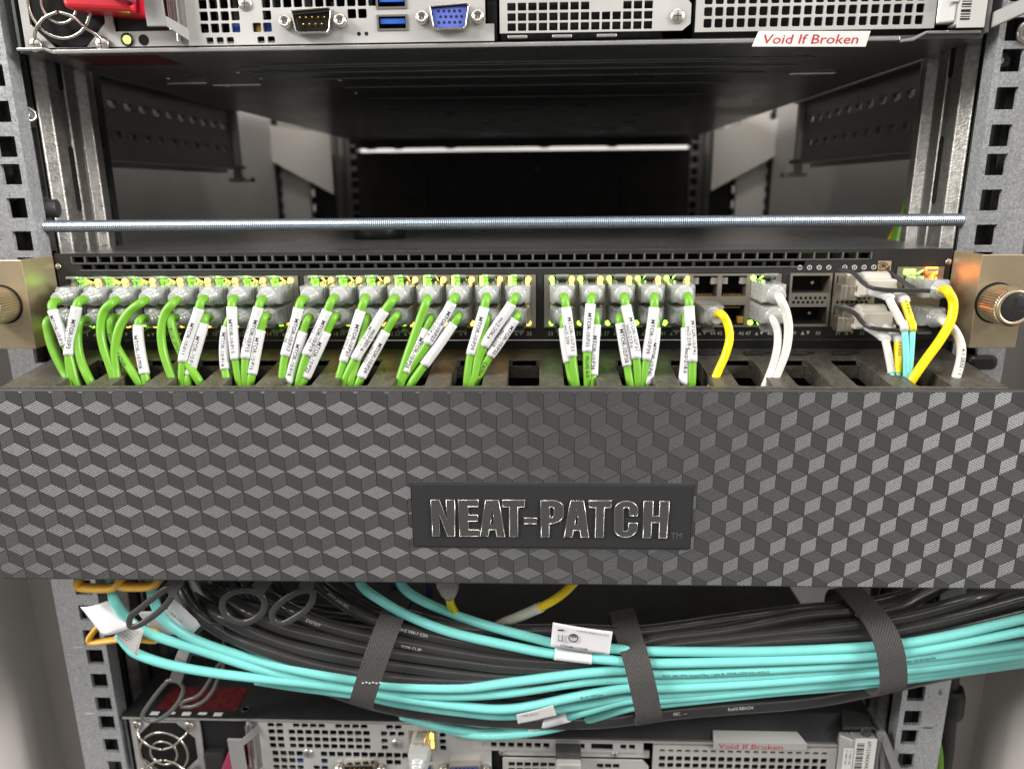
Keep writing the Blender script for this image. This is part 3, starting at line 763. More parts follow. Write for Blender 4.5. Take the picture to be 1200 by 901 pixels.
    for k in range(20):
        for z in (12.6, 7.9, 17.4, 22.1): hs.append((95.2 + 4.85 * k, 98.9 + 4.85 * k, Z(z - 1.85), Z(z + 1.85)))
        hs.append((95.2 + 4.85 * k, 98.6 + 4.85 * k, Z(26.6), Z(28.4)))
    b = MB(); b.plate(91.6 + ox, 196 + ox, Z(4.4), Z(36 if top else 30.6), -1.2, 0, [(h[0] + ox, h[1] + ox, h[2], h[3]) for h in hs], rnd=.75); b.build('vent_cover', M['steel'], t, bevel=0)
    b = MB(); b.box(92 + ox, 195 + ox, 7, 8, Z(3), Z(37)); b.build('vent_back', M['void'], t)
    b = MB(); b.box(91.6 + ox, 198 + ox, .2, 1.4, Z(36.4 if top else 30.8), Z(41.4 if top else 32.7)); b.build('vent_frame', M['steel'], t)
    # ---- corner with the bar code label and the handle
    b = MB(); b.hexa([(196.6 + ox, -1, Z(6)), (203 + ox, -5, Z(6)), (203 + ox, 2, Z(6)), (196.6 + ox, 2, Z(6)), (196.6 + ox, -1, Z(40)), (203 + ox, -5, Z(40)), (203 + ox, 2, Z(40)), (196.6 + ox, 2, Z(40))])
    b.box(203 + ox, 216 + ox, -5, 2, Z(4.5), Z(40.5)); b.build('corner_block', M['steel'], t, bevel=.8)
    lb = MB(); lb.box(203.6 + ox, 215.4 + ox, -5.4, -5.02, Z(3.6), Z(41.5)); lab = lb.build('serial_label', M['sticker'], t, bevel=.15)
    c = MB(); z = Z(38.5); k = 0
    while z > Z(7):
        h = (.35, .7, .35, 1.1, .5)[k % 5]; c.box(204.6 + ox, 208.6 + ox, -5.5, -5.38, z - h, z); z -= h + (.6, .45, .9, .5)[k % 4]; k += 1
    c.build('bar_code', M['black_ink'], lab)
    flat_text('6915194XX43072' if not top else '6915194XX4B07A', 3.0, (210.2 + ox, -5.5, Z(40)), (0, 0, -1), (1, 0, 0), M['black_ink'], lab, 'lettering', bold=.012, sx=1.1)
    sb = MB(); sb.box(197.6 + ox, 203.0 + ox, -5.6, -5.25, Z(14), Z(35)); sl = sb.build('small_label', M['sticker'], t)
    for k in range(2):
        flat_text('5-1188-P 10A', 1.7, (198.6 + 2.2 * k + ox, -5.68, Z(34)), (0, 0, -1), (1, 0, 0), M['black_ink'], sl, 'lettering')
    b = MB()
    b.hexa([(217 + ox, -3, Z(2)), (219 + ox, -3, Z(2)), (219 + ox, 4, Z(2)), (217 + ox, 4, Z(2)), (217 + ox, -3, Z(41)), (219 + ox, -3, Z(41)), (219 + ox, 4, Z(41)), (217 + ox, 4, Z(41))])
    if top:
        b.hexa([(219 + ox, -4, Z(3.5)), (231 + ox, -22, Z(9.5)), (232.5 + ox, -21, Z(9.5)), (220 + ox, -2, Z(3.5)), (219 + ox, -4, Z(10)), (231 + ox, -22, Z(16)), (232.5 + ox, -21, Z(16)), (220 + ox, -2, Z(10))])
        b.box(228 + ox, 238 + ox, -24, -21, Z(7), Z(34))
    else:
        b.hexa([(230 + ox, -8, Z(12)), (236 + ox, -8, Z(10)), (236 + ox, -5, Z(10)), (230 + ox, -5, Z(12)), (217 + ox, -1, Z(42)), (222 + ox, -1, Z(42.4)), (222 + ox, 2, Z(42.4)), (217 + ox, 2, Z(42))])
        b.hexa([(222 + ox, -3, Z(8)), (225 + ox, -3, Z(8)), (225 + ox, 0, Z(8)), (222 + ox, 0, Z(8)), (219 + ox, -1, Z(36)), (222 + ox, -1, Z(36)), (222 + ox, 2, Z(36)), (219 + ox, 2, Z(36))])
    b.build('carrying_handle', M['zinc_dull'], t, bevel=.5)
    # ---- broken-seal sticker over the edge
    if top:
        st = MB()
        st.hexa([(117 + ox, -1.75, Z(-2.0)), (167 + ox, -1.75, Z(-2.8)), (167 + ox, -1.55, Z(-2.8)), (117 + ox, -1.55, Z(-2.0)), (119.5 + ox, -1.75, Z(4.3)), (168.5 + ox, -1.75, Z(3.6)), (168.5 + ox, -1.55, Z(3.6)), (119.5 + ox, -1.55, Z(4.3))])
        so = st.build('warranty_sticker', M['sticker'], t)
        flat_text('Void If Broken', 5.6, (121.2, -1.85, Z(-.9)), (1, 0, -.014), (.22, 0, 1), M['red_ink'], so, 'lettering', bold=.02, sx=1.28)
    else:
        st = MB(); x0_, x1_ = 122, 175
        st.box(x0_, x1_, -2.1, -1.85, Z(30.2), Z(34.5)); st.hexa([(x0_, -1.9, Z(34.25)), (x1_, -1.9, Z(34.25)), (x1_ - 4, 4.2, Z(37.2)), (x0_ + 1, 4.2, Z(37.2)), (x0_, -1.9, Z(34.5)), (x1_, -1.9, Z(34.5)), (x1_ - 4, 4.2, Z(37.5)), (x0_ + 1, 4.2, Z(37.5))])
        so = st.build('warranty_sticker', M['seal_grey'], t)
        flat_text('Void If Broken', 4.6, (125, -2.2, Z(30.6)), (1, 0, 0), (0, 0, 1), M['red_ink'], so, 'lettering', bold=.01, sx=1.35)
        b = MB()
        b.hexa([(194, -1, Z(43.5)), (214, -1, Z(43.5)), (212, 12, Z(43.5)), (200, 16, Z(43.5)), (196, -1, Z(45.5)), (212, -1, Z(45.5)), (209, 11, Z(46)), (201, 14, Z(46))])
        b.lathe([(3, 0), (3, 1), (2, 1.4), (1.6, .8), (.01, .8)], (207, -1, Z(43)), (0, -1, .3), 16)
        b.build('lid_latch', M['dark_steel'], t, bevel=.5)
    return t
build_server(136.0, 'upper')
build_server(-267.3, 'lower')

# red power plug in the upper server, maroon one in the lower
def power_plug(label, x, y, z, m_, mside):
    t = thing('power_plug', label, 'plug', (x, y, z))
    b = MB(); b.hexa([(x - 16, y - 9, z - 9), (x + 15, y - 9, z - 11), (x + 15, y + 12, z - 11), (x - 16, y + 12, z - 8), (x - 18, y - 9, z + 12), (x + 15, y - 9, z + 12), (x + 15, y + 12, z + 12), (x - 18, y + 12, z + 12)])
    b.build('plug_body', m_, t, bevel=2.2, seg=3)
    b = MB(); b.hexa([(x + 4, y - 15, z - 4), (x + 17, y - 15, z - 8), (x + 17, y - 8, z - 8), (x + 4, y - 8, z - 4), (x + 4, y - 15, z + 12), (x + 17, y - 15, z + 12), (x + 17, y - 8, z + 12), (x + 4, y - 8, z + 12)]); b.build('locking_tab', mside, t, bevel=.8)
    b = MB()
    for k in range(5): b.box(x + 7 + 1.9 * k, x + 7.9 + 1.9 * k, y - 15.4, y - 14.9, z - 2, z + 10)
    b.build('grip_ridges', mside, t)
    return t
power_plug('red power plug with pink locking tab in the upper server', -171, -4, 161, M['red'], M['maroon'])
pp = thing('power_plug', 'maroon power plug low beside the fan of the lower server', 'plug', (-158, 0, -260))
b = MB(); b.hexa([(-172, -6, -272), (-152, -6, -272), (-152, 6, -272), (-172, 6, -272), (-160, -4, -244), (-152, -4, -240), (-152, 5, -240), (-160, 5, -244)]); b.build('plug_body', M['maroon'], pp, bevel=1.2)
b = MB(); b.box(-177, -163, -2, 6, -272, -248); b.build('strain_relief', M['black_p'], pp, bevel=2)

# ================================================================== THE SWITCH
sw = thing('network_switch', 'black network switch full of patch cables with gold mounting ears and lit ports', 'switch', (0, 0, 0))
FZ = 3.0                                   # depth of its face
GRP = [-213.2, -94.9, 24.4]                # left edges of the three port blocks
PITCH = 14.0
TOPZ, BOTZ = 25.6, 15.4
b = MB(); b.box(-219.6, 219.6, 6, 440, 43.2, 44.2); b.box(-219.6, 219.6, 6, 440, .2, 1.2); b.box(-219.6, -218.4, 6, 440, 1.2, 43.2); b.box(218.4, 219.6, 6, 440, 1.2, 43.2)
b.build('case', M['chassis'], sw)
hs = []
for k in range(58):
    x0 = -210.6 + 6.78 * k
    hs.append((x0, x0 + 5.4, 39.9, 42.6))
    if k < 53: hs.append((x0 + 3.6, x0 + 9.0, 36.4, 38.7))
for g in GRP: hs.append((g, g + 116, 6.2, 33.2))
for x in (144.4, 165.6):
    hs.append((x, x + 19.6, 22.8, 32.4)); hs.append((x, x + 19.6, 7.4, 17.2))
hs.append((194.4, 217.2, 7.0, 36.0))
b = MB(); b.plate(-219.8, 219.8, .2, 44.3, FZ, FZ + 2, hs); b.build('bezel', M['bezel'], sw)
b = MB()
for k in range(59): b.box(-211.6 + 6.78 * k, -211.0 + 6.78 * k, FZ - .35, FZ + .5, 39.6, 42.9)
b.box(-211, 181, FZ - .35, FZ + .4, 39.3, 39.75); b.box(-208, 150, FZ - .35, FZ + .4, 35.8, 36.25)
vr = b.build('vent_ribs', M['rib'], sw); vr['kind'] = 'stuff'
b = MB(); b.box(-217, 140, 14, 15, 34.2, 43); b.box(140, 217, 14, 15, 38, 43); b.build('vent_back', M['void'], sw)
for k in range(4):
    b = MB(); b.box(150 + 8 * k, 156 + 8 * k, 10, 12, 39.5, 42.4); b.build('inner_green_part', M['green'], sw)
NOPEN = {(2, 5, 0), (2, 6, 0), (2, 6, 1)}
def shared(name, fn, m_, bevel=0, seg=2):
    """a mesh shared by alike pieces, written round its own origin"""
    b = MB(); fn(b)
    o = b.build(name, m_)
    me = o.data; bpy.data.objects.remove(o)
    return me, bevel, seg
def put(sh, name, parent, loc):
    o = place(name, sh[0], parent, loc)
    if sh[1]:
        q = o.modifiers.new('edge_rounding', 'BEVEL'); q.width = sh[1] * S; q.segments = sh[2]; q.limit_method = 'ANGLE'; q.angle_limit = math.radians(40)
    return o
LED_G = shared('status_lamp', lambda b: b.lathe([(1.2, 0), (1.2, .7), (.7, 1.0), (.01, 1.05)], (0, 0, 0), (0, -1, 0), 10), M['led_green'])
LED_P = shared('status_lamp', lambda b: b.box(-2.0, 2.0, -.9, 0, -1.3, 1.3), M['led_green'], .3)
LED_A = shared('status_lamp', lambda b: b.lathe([(1.3, 0), (1.3, .7), (.7, 1.0), (.01, 1.05)], (0, 0, 0), (0, -1, 0), 10), M['led_amber'])
for gi, g in enumerate(GRP):
    hs = []
    for c in range(8):
        x = g + 2 + PITCH * c
        hs += [(x + 1.1, x + 12.9, 21.9, 31.9), (x + 1.1, x + 12.9, 7.6, 17.6)]
    b = MB(); b.plate(g + .4, g + 115.6, 6.6, 32.9, FZ - .6, FZ + 14, hs); blk = b.build('port_block', M['shield'], sw)
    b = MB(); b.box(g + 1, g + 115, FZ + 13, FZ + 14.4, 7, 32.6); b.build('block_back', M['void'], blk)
    for c in range(8):
        x = g + 9 + PITCH * c
        if (gi, c, 0) in NOPEN or (gi, c, 1) in NOPEN:
            for row, zz in ((0, 22.6), (1, 16.2)):
                if (gi, c, row) not in NOPEN: continue
                q = MB()
                for n_ in range(8): q.box(x - 4.2 + 1.1 * n_, x - 3.7 + 1.1 * n_, FZ + 2, FZ + 9, zz - .5, zz + .2)
                q.build('port_contacts', M['gold'], blk)
                q = MB()
                zl = 29.4 if row == 0 else 10
                for sx in (-1, 1): q.box(x + sx * 4.4 - 1.4, x + sx * 4.4 + 1.4, FZ + .2, FZ + 3, zl - 1.6, zl + 1.6)
                q.build('lamp_window', M['orange'] if row else M['clear_warm'], blk)
        dark_top = (gi, c) in ((2, 5), (2, 6))
        if not dark_top:
            put(LED_P if gi < 2 else LED_G, 'status_lamp', blk, (x - (2.9 if gi < 2 else 4.9), FZ - .4, 30.9))
            if (gi, c) not in ((2, 7),): put(LED_A, 'status_lamp', blk, (x + 4.9, FZ - .4, 30.7))
        if gi == 2 and c in (0, 1, 2, 3, 4, 7): put(LED_G, 'status_lamp', blk, (x - 4.9, FZ - .4, 8.9))
        if gi == 1 and c > 2: put(LED_A, 'status_lamp', blk, (x + 4.9, FZ - .4, 8.9))
        if gi == 0 or (gi == 1 and c < 4): put(LED_A, 'status_lamp', blk, (x + 3.4, FZ - .4, 8.4)); put(LED_G, 'status_lamp', blk, (x - 1.6, FZ - .4, 8.0))
        n = 1 + 16 * gi + 2 * c
        flat_text(str(n), 2.75, (x - 5.4, FZ - .06, 2.5), (1, 0, 0), (0, 0, 1), M['print'], sw, 'port_number', bold=.02, centre=True)
        flat_text(str(n + 1), 2.75, (x + 5.2, FZ - .06, 2.5), (1, 0, 0), (0, 0, 1), M['print'], sw, 'port_number', bold=.02, centre=True)
        q = MB(); q.add([(x - 2.1, FZ - .06, 2.5), (x - .3, FZ - .06, 2.5), (x - 1.2, FZ - .06, 4.1)], [(0, 1, 2)]); q.add([(x + .3, FZ - .06, 4.1), (x + 1.2, FZ - .06, 2.5), (x + 2.1, FZ - .06, 4.1)], [(0, 1, 2)])
        q.build('port_arrows', M['print'], sw)
for x, n in ((154, 49), (175.4, 51)):
    flat_text(str(n), 2.5, (x - 5.6, FZ - .06, 2.6), (1, 0, 0), (0, 0, 1), M['print'], sw, 'port_number', bold=.02, centre=True)
    flat_text(str(n + 1), 2.5, (x + 6.2, FZ - .06, 2.6), (1, 0, 0), (0, 0, 1), M['print'], sw, 'port_number', bold=.02, centre=True)
    q = MB(); q.add([(x - 2.3, FZ - .06, 2.6), (x - .3, FZ - .06, 2.6), (x - 1.3, FZ - .06, 4.5)], [(0, 1, 2)]); q.add([(x + .3, FZ - .06, 4.5), (x + 1.3, FZ - .06, 2.6), (x + 2.3, FZ - .06, 4.5)], [(0, 1, 2)])
    q.build('port_arrows', M['print'], sw)
# transceiver cages on the right
for x in (144.4, 165.6):
    hs = [(x + .8, x + 18.8, 23.4, 31.8), (x + .8, x + 18.8, 8.0, 16.6)]
    hs += [(x + 1.6 + 2.3 * k + (1.1 if r_ else 0), x + 2.9 + 2.3 * k + (1.1 if r_ else 0), 18.2 + 2.1 * r_, 19.5 + 2.1 * r_) for k in range(7) for r_ in (0, 1)]
    b = MB(); b.plate(x - .2, x + 19.8, 6.9, 33.0, FZ - .9, FZ + 12, hs); cg = b.build('transceiver_cage', M['shield'], sw)
    b = MB(); b.box(x + .4, x + 19.2, FZ + 11, FZ + 12.6, 7.4, 32.6); b.build('cage_back', M['void'], cg)
    for zz in (27.6, 12.4):
        b = MB(); b.lathe([(1.2, 0), (.9, .8), (.01, 1)], (x + 13.2, FZ + 7, zz), (0, -1, 0), 12); b.build('cage_latch_spring', M['screw'], cg)
for k in range(8):
    b = MB(); x = 148.5 + 4.6 * k + (3 if k > 3 else 0)
    b.tube([(x + 1.0 * math.cos(2 * math.pi * q / 14), FZ - .1, 35.6 + 1.0 * math.sin(2 * math.pi * q / 14)) for q in range(14)], .18, n=5, closed=True); b.box(x - .15, x + .15, FZ - .1, FZ, 35.3, 36.0)
    b.build('indicator_mark', M['print'], sw)
# emblem: an eye drawn on a gold square
b = MB(); b.box(185.6, 191.8, FZ - .12, FZ + .05, 33.0, 38.6); em = b.build('emblem', M['logo_gold'], sw)
b = MB()
for (cx_, rx, ry, w_, a0, a1) in ((187.6, 2.6, 1.9, .26, 20, 340), (187.8, 1.4, 1.0, .24, -30, 250), (188.0, .5, .4, .3, 0, 360)):
    b.tube([(cx_ + rx * math.cos(math.radians(a0 + (a1 - a0) * q / 20)), FZ - .15, 36 + ry * math.sin(math.radians(a0 + (a1 - a0) * q / 20))) for q in range(21)], w_, n=6)
b.prism([(188.2, 34.2), (191.2, 34.0), (191.2, 36.6), (189.9, 35.4)][::-1], FZ - .2, FZ - .1)
b.build('eye_mark', M['logo_brown'], em)
# management ports
b = MB(); b.plate(194.8, 216.8, 7.4, 35.8, FZ - .8, FZ + 14, [(198, 212.4, 22.0, 31.4), (198, 212.4, 9.6, 18.4)]); mg = b.build('management_block', M['shield'], sw)
b = MB(); b.box(196, 216, FZ + 12.5, FZ + 14.6, 8, 35); b.build('block_back', M['void'], mg)
put(LED_G, 'status_lamp', mg, (199.2, FZ - .7, 33.4)); 
b = MB(); b.box(198.0, 203.2, FZ - 1.2, FZ - .6, 32.4, 34.6); b.build('link_lamp', M['led_green'], mg)
b = MB(); b.box(208.2, 213.4, FZ - 1.6, FZ - .6, 32.4, 35.6); b.build('link_lamp', M['led_red'], mg)
b = MB(); b.box(208.6, 212.6, FZ - 1.4, FZ - .6, 30.4, 31.6); b.build('link_lamp', M['led_amber'], mg)
# mounting ears
for sx in (-1, 1):
    b = MB()
    X = lambda q: sx * q
    pr_ = [(220.4, 2.6), (220.4, -21), (241.4, -21), (241.4, -19), (222.6, -19), (222.6, 2.6)]
    b.prism([(X(p), y) for p, y in pr_][::-sx], .9, 43.4, plane='xy')
    ear = b.build('mounting_ear', M['brass'], sw, bevel=.35)
    kx = X(232.5) if sx < 0 else X(229.2)
    kz = 22.6 if sx < 0 else 21.8
    b = MB(); n = 44; prof = []
    vs = []
    for h, f in ((0, .0), (.8, .45), (13.2, .45), (14.0, 0.0)):
        for q in range(n * 2):
            t = math.pi * q / n; r = 8.6 - (f if q % 2 else 0) - (0.5 if h in (0, 14.0) else 0)
            vs.append((kx + r * math.cos(t), -21 - h, kz + r * math.sin(t)))
    N2 = n * 2
    b.add(vs, [(k * N2 + q, k * N2 + (q + 1) % N2, (k + 1) * N2 + (q + 1) % N2, (k + 1) * N2 + q) for k in range(3) for q in range(N2)])
    b.lathe([(8.1, 14.0), (7.4, 14.7), (6.4, 14.7), (6.3, 13.2), (.01, 13.2)], (kx, -21, kz), (0, -1, 0), 36)
    ts = b.build('thumb_screw', M['brass_dark'], sw)
    b = MB(); b.lathe([(6.2, 13.3), (6.1, 14.3), (5.6, 14.5), (.01, 14.5)], (kx, -21, kz), (0, -1, 0), 28); b.build('screw_core', M['black_p'], ts)
    b = MB(); b.box(kx - 4.2, kx + 4.2, -35.56, -35.45, kz - .7, kz + .7); b.box(kx - .7, kx + .7, -35.58, -35.45, kz - 4.2, kz + 4.2); b.build('cross_recess', M['void'], ts)
    b = MB(); b.lathe([(9.3, 0), (9.3, .25)], (kx, -21.02, kz), (0, -1, 0), 36); b.build('screw_seat', M['void'], ts)
    for z in (8, 22, 38):
        b = MB(); b.lathe([(1.7, 0), (1.4, .7), (.01, .8)], (X(218.6), FZ, z), (0, -1, 0), 12); b.build('ear_rivet', M['chrome'], sw)
foot = thing('rubber_foot', 'low round black foot on top of the switch behind the threaded rod', 'foot', (-79, 112, 44.2))
b = MB(); b.lathe([(16, 0), (15.5, 9), (14, 10), (.01, 10)], (-79, 112, 44.2), (0, 0, 1), 32); b.build('foot_body', M['black_p'], foot)

# ================================================================== THE CABLE MANAGER
cm = thing('cable_manager', 'black cable manager with a cube patterned front panel and a slotted tray', 'cable manager', (0, 0, -104))
PX0, PX1, PZ0, PZ1, PY = -233.5, 248.0, -104.0, -10.4, -54.0
tz = lambda y: -4.2 + .115 * y            # the tray sags towards the front
hs = []
for k in range(-9, 10):
    xc = 15.2 + 25.3 * k
    if -212 < xc - 8 and xc + 8 < 216: hs.append((xc - 7.2, xc + 7.2, -49, -15))
b = MB(); b.plate(-219, 222, -51, 1.5, -3, 0, hs, plane='xy', rnd=1.6)
for q in b.v: q.z += tz(q.y)
b.build('tray', M['tray'], cm, bevel=.5)
b = MB()
for h in hs:                               # raised lips round each slot
    for x in (h[0] - 1.1, h[1] + .1): 
        y0, y1 = h[2] - .5, h[3] + 1
        b.hexa([(x, y0, tz(y0) - 9), (x + 1, y0, tz(y0) - 9), (x + 1, y1, tz(y1) - 9), (x, y1, tz(y1) - 9), (x, y0, tz(y0) - .3), (x + 1, y0, tz(y0) - .3), (x + 1, y1, tz(y1) - .3), (x, y1, tz(y1) - .3)])
    y0 = h[3]
    b.hexa([(h[0], y0, tz(y0) - 9), (h[1], y0, tz(y0) - 9), (h[1], y0 + 1.2, tz(y0) - 9), (h[0], y0 + 1.2, tz(y0) - 9), (h[0], y0, tz(y0) - .6), (h[1], y0, tz(y0) - .6), (h[1], y0 + 1.2, tz(y0) - .6), (h[0], y0 + 1.2, tz(y0) - .6)])
b.build('slot_walls', M['tray'], cm)['kind'] = 'stuff'
b = MB(); b.box(-224, 228, 1.8, 4, -88, -.2); b.build('back_wall', M['black_duct'], cm)
b = MB(); b.box(-224, -221, -50, -4, -100, -14); b.build('end_wall', M['tray'], cm)
b = MB(); b.box(225, 228, -50, -4, -100, -14); b.build('end_wall', M['tray'], cm)
b = MB(); b.box(232, 247, -3, 30, -14.5, -7); b.build('mounting_lug', M['black_p'], cm, bevel=3, seg=3)
for x in (100, 122, 143, 164):
    b = MB(); b.box(x, x + 9, -9, -5, tz(-7), tz(-7) + 1.0); b.box(x + 4, x + 13, -6.8, -5.4, tz(-6), tz(-6) + 1.4); b.build('rear_clip', M['black_p'], cm, bevel=.3)
# front panel
b = MB(); b.box(PX0, PX1, PY, PY + 3.2, PZ0, PZ1); b.box(PX0, PX1, PY + 3.2, PY + 9, PZ0, PZ0 + 2)
fp = b.build('front_panel', M['panel'], cm, bevel=.9, seg=3)
A_, B_, V_ = 6.82, 3.42, 6.5               # half width, half height of a lozenge and the upright edge of a cube
def clip_half(poly, n, d):
    out = []
    for i, p in enumerate(poly):
        q = poly[(i + 1) % len(poly)]; a = p[0] * n[0] + p[1] * n[1] - d; c = q[0] * n[0] + q[1] * n[1] - d
        if a <= 1e-9: out.append(p)
        if (a < -1e-9 and c > 1e-9) or (a > 1e-9 and c < -1e-9):
            t = a / (a - c); out.append((p[0] + (q[0] - p[0]) * t, p[1] + (q[1] - p[1]) * t))
    return out
GROOVE = .96
def ribbed_face(b, poly, direction, off, clip=None, mi=0):
    """a lozenge of fine ridges running along direction, ridge tops 0.26 mm proud"""
    cx_ = sum(p[0] for p in poly) / len(poly); cz_ = sum(p[1] for p in poly) / len(poly)
    poly = [(cx_ + (p[0] - cx_) * .968, cz_ + (p[1] - cz_) * .968) for p in poly]
    L_ = math.hypot(*direction); n = (-direction[1] / L_, direction[0] / L_)
    ds = [p[0] * n[0] + p[1] * n[1] for p in poly]; d0 = min(ds); d1 = max(ds)
    k = max(1, round((d1 - d0) / GROOVE)); st = (d1 - d0) / k / 4
    HT = (0, .05, .07, .05, 0)
    for q in range(4 * k):
        lo, hi = d0 + q * st, d0 + (q + 1) * st
        s = clip_half(clip_half(poly, n, hi), (-n[0], -n[1]), -lo)
        if clip:
            for (cn_, cd_) in clip: s = clip_half(s, cn_, cd_)
        if len(s) < 3: continue
        vs = []
        for p in s:
            t = (p[0] * n[0] + p[1] * n[1] - lo) / st
            t = min(max(t, 0), 1)
            vs.append((p[0] + off[0], -.08 - HT[q % 4] * (1 - t) - HT[q % 4 + 1] * t, p[1] + off[1]))
        b.add(vs, [tuple(range(len(s)))], mi=mi)
def cube(b, off=(0, 0), clip=None):
    ribbed_face(b, [(0, B_), (A_, 0), (0, -B_), (-A_, 0)], (A_, B_), off, clip)
    ribbed_face(b, [(0, -B_), (A_, 0), (A_, -V_), (0, -B_ - V_)], (A_, -B_), off, clip, 1)
    ribbed_face(b, [(0, -B_), (0, -B_ - V_), (-A_, -V_), (-A_, 0)], (0.0, 1.0), off, clip, 2)
CUBE = shared('moulded_cube', lambda b: cube(b), M['facet'])
o1 = at(115, 478, PY)                      # centre of one lozenge of the pattern
PLQ = (-35.0, 90.5, -84.4, -53.6)
edge = MB(); ncell = 0
m_ = .9
for r_ in range(-3, 13):
    for c_ in range(-8, 34):
        cx_ = o1.x + 2 * A_ * c_ + (A_ if r_ % 2 else 0) - .35 * 0; cz_ = o1.z - (B_ + V_) * r_
        xa, xb, za, zb = cx_ - A_, cx_ + A_, cz_ - B_ - V_, cz_ + B_
        if xb < PX0 + m_ or xa > PX1 - m_ or zb < PZ0 + m_ or za > PZ1 - m_: continue
        if xa > PLQ[0] and xb < PLQ[1] and za > PLQ[2] and zb < PLQ[3]: continue
        if xa >= PX0 + m_ and xb <= PX1 - m_ and za >= PZ0 + m_ and zb <= PZ1 - m_ and ncell < 296:
            put(CUBE, 'moulded_cube', fp, (cx_, PY, cz_)); ncell += 1
        else:
            e = MB(); cl = [((1, 0), PX1 - m_ - cx_), ((-1, 0), -(PX0 + m_ - cx_)), ((0, 1), PZ1 - m_ - cz_), ((0, -1), -(PZ0 + m_ - cz_))]
            cube(e, (0, 0), cl)
            edge.add([(q.x + cx_, q.y + PY, q.z + cz_) for q in e.v], e.f); edge.mi[-len(e.f):] = e.mi
edge.build('cut_cubes', M['facet'], fp, kind='stuff')
b = MB(); b.box(PLQ[0], PLQ[1], PY - 1.1, PY + 1, PLQ[2], PLQ[3]); pq = b.build('plaque', M['plaque'], cm, bevel=.35)
b = MB(); b.plate(PLQ[0] - .5, PLQ[1] + .5, PLQ[2] - .5, PLQ[3] + .5, PY - .75, PY + .5, [(PLQ[0] - .1, PLQ[1] + .1, PLQ[2] - .1, PLQ[3] + .1)]); b.build('plaque_rim', M['panel'], cm, bevel=.2)
# block letters, drawn on a 0..w by 0..10 grid
def letter_shapes():
    def arc(cx_, cz_, r, a0, a1, n=6): return [(cx_ + r * math.cos(math.radians(a0 + (a1 - a0) * k / n)), cz_ + r * math.sin(math.radians(a0 + (a1 - a0) * k / n))) for k in range(n + 1)]
    Nn = [(0, 0), (1.75, 0), (1.75, 6), (3.4, 0), (5.2, 0), (5.2, 10), (3.45, 10), (3.45, 4.2), (1.8, 10), (0, 10)]
    Ee = [(0, 0), (4.0, 0), (4.0, 1.8), (1.9, 1.8), (1.9, 4.2), (3.8, 4.2), (3.8, 5.9), (1.9, 5.9), (1.9, 8.2), (4.0, 8.2), (4.0, 10), (0, 10)]
    Aa = [(0, 0), (1.85, 0), (2.05, 1.9), (3.35, 1.9), (3.55, 0), (5.4, 0), (4.0, 10), (1.4, 10)]
    Tt = [(1.4, 0), (3.3, 0), (3.3, 8.2), (4.7, 8.2), (4.7, 10), (0, 10), (0, 8.2), (1.4, 8.2)]
    Hy = [(0, 3.6), (2.7, 3.6), (2.7, 5.2), (0, 5.2)]
    Pp = [(0, 0), (1.9, 0), (1.9, 3.7)] + [(2.6, 3.7)] + arc(2.9, 6.0, 2.0, -80, 0, 4) + arc(2.9, 7.9, 2.0, 10, 85, 5) + [(2.6, 10), (0, 10)]
    Cc = [(4.9, 6.0), (4.9, 7.5)] + arc(2.45, 7.5, 2.45, 10, 170, 9) + arc(2.45, 2.5, 2.45, 190, 350, 9) + [(4.9, 4.0), (3.1, 4.0), (3.1, 2.2)] + [(2.75, 1.7), (2.1, 1.7), (1.85, 2.2), (1.85, 7.8), (2.1, 8.3), (2.75, 8.3), (3.1, 7.8), (3.1, 6.0)]
    Hh = [(0, 0), (1.8, 0), (1.8, 4.2), (3.3, 4.2), (3.3, 0), (5.1, 0), (5.1, 10), (3.3, 10), (3.3, 6.0), (1.8, 6.0), (1.8, 10), (0, 10)]
    inner = {'A': [(2.25, 3.5), (3.15, 3.5), (2.7, 7.6)], 'P': [(1.9, 5.3), (2.5, 5.3), (2.9, 5.9), (2.9, 7.7), (2.5, 8.3), (1.9, 8.3)]}
    return [('N', Nn), ('E', Ee), ('A', Aa), ('T', Tt), ('-', Hy), ('P', Pp), ('A', Aa), ('T', Tt), ('C', Cc), ('H', Hh)], inner
shapes, inner = letter_shapes()
LX = {0: 506, 1: 538, 2: 562, 3: 589, 4: 614, 5: 634, 6: 661, 7: 690, 8: 720, 9: 754}
LW = {0: 27, 1: 23, 2: 30, 3: 26, 4: 15, 5: 26, 6: 30, 7: 26, 8: 27, 9: 29}
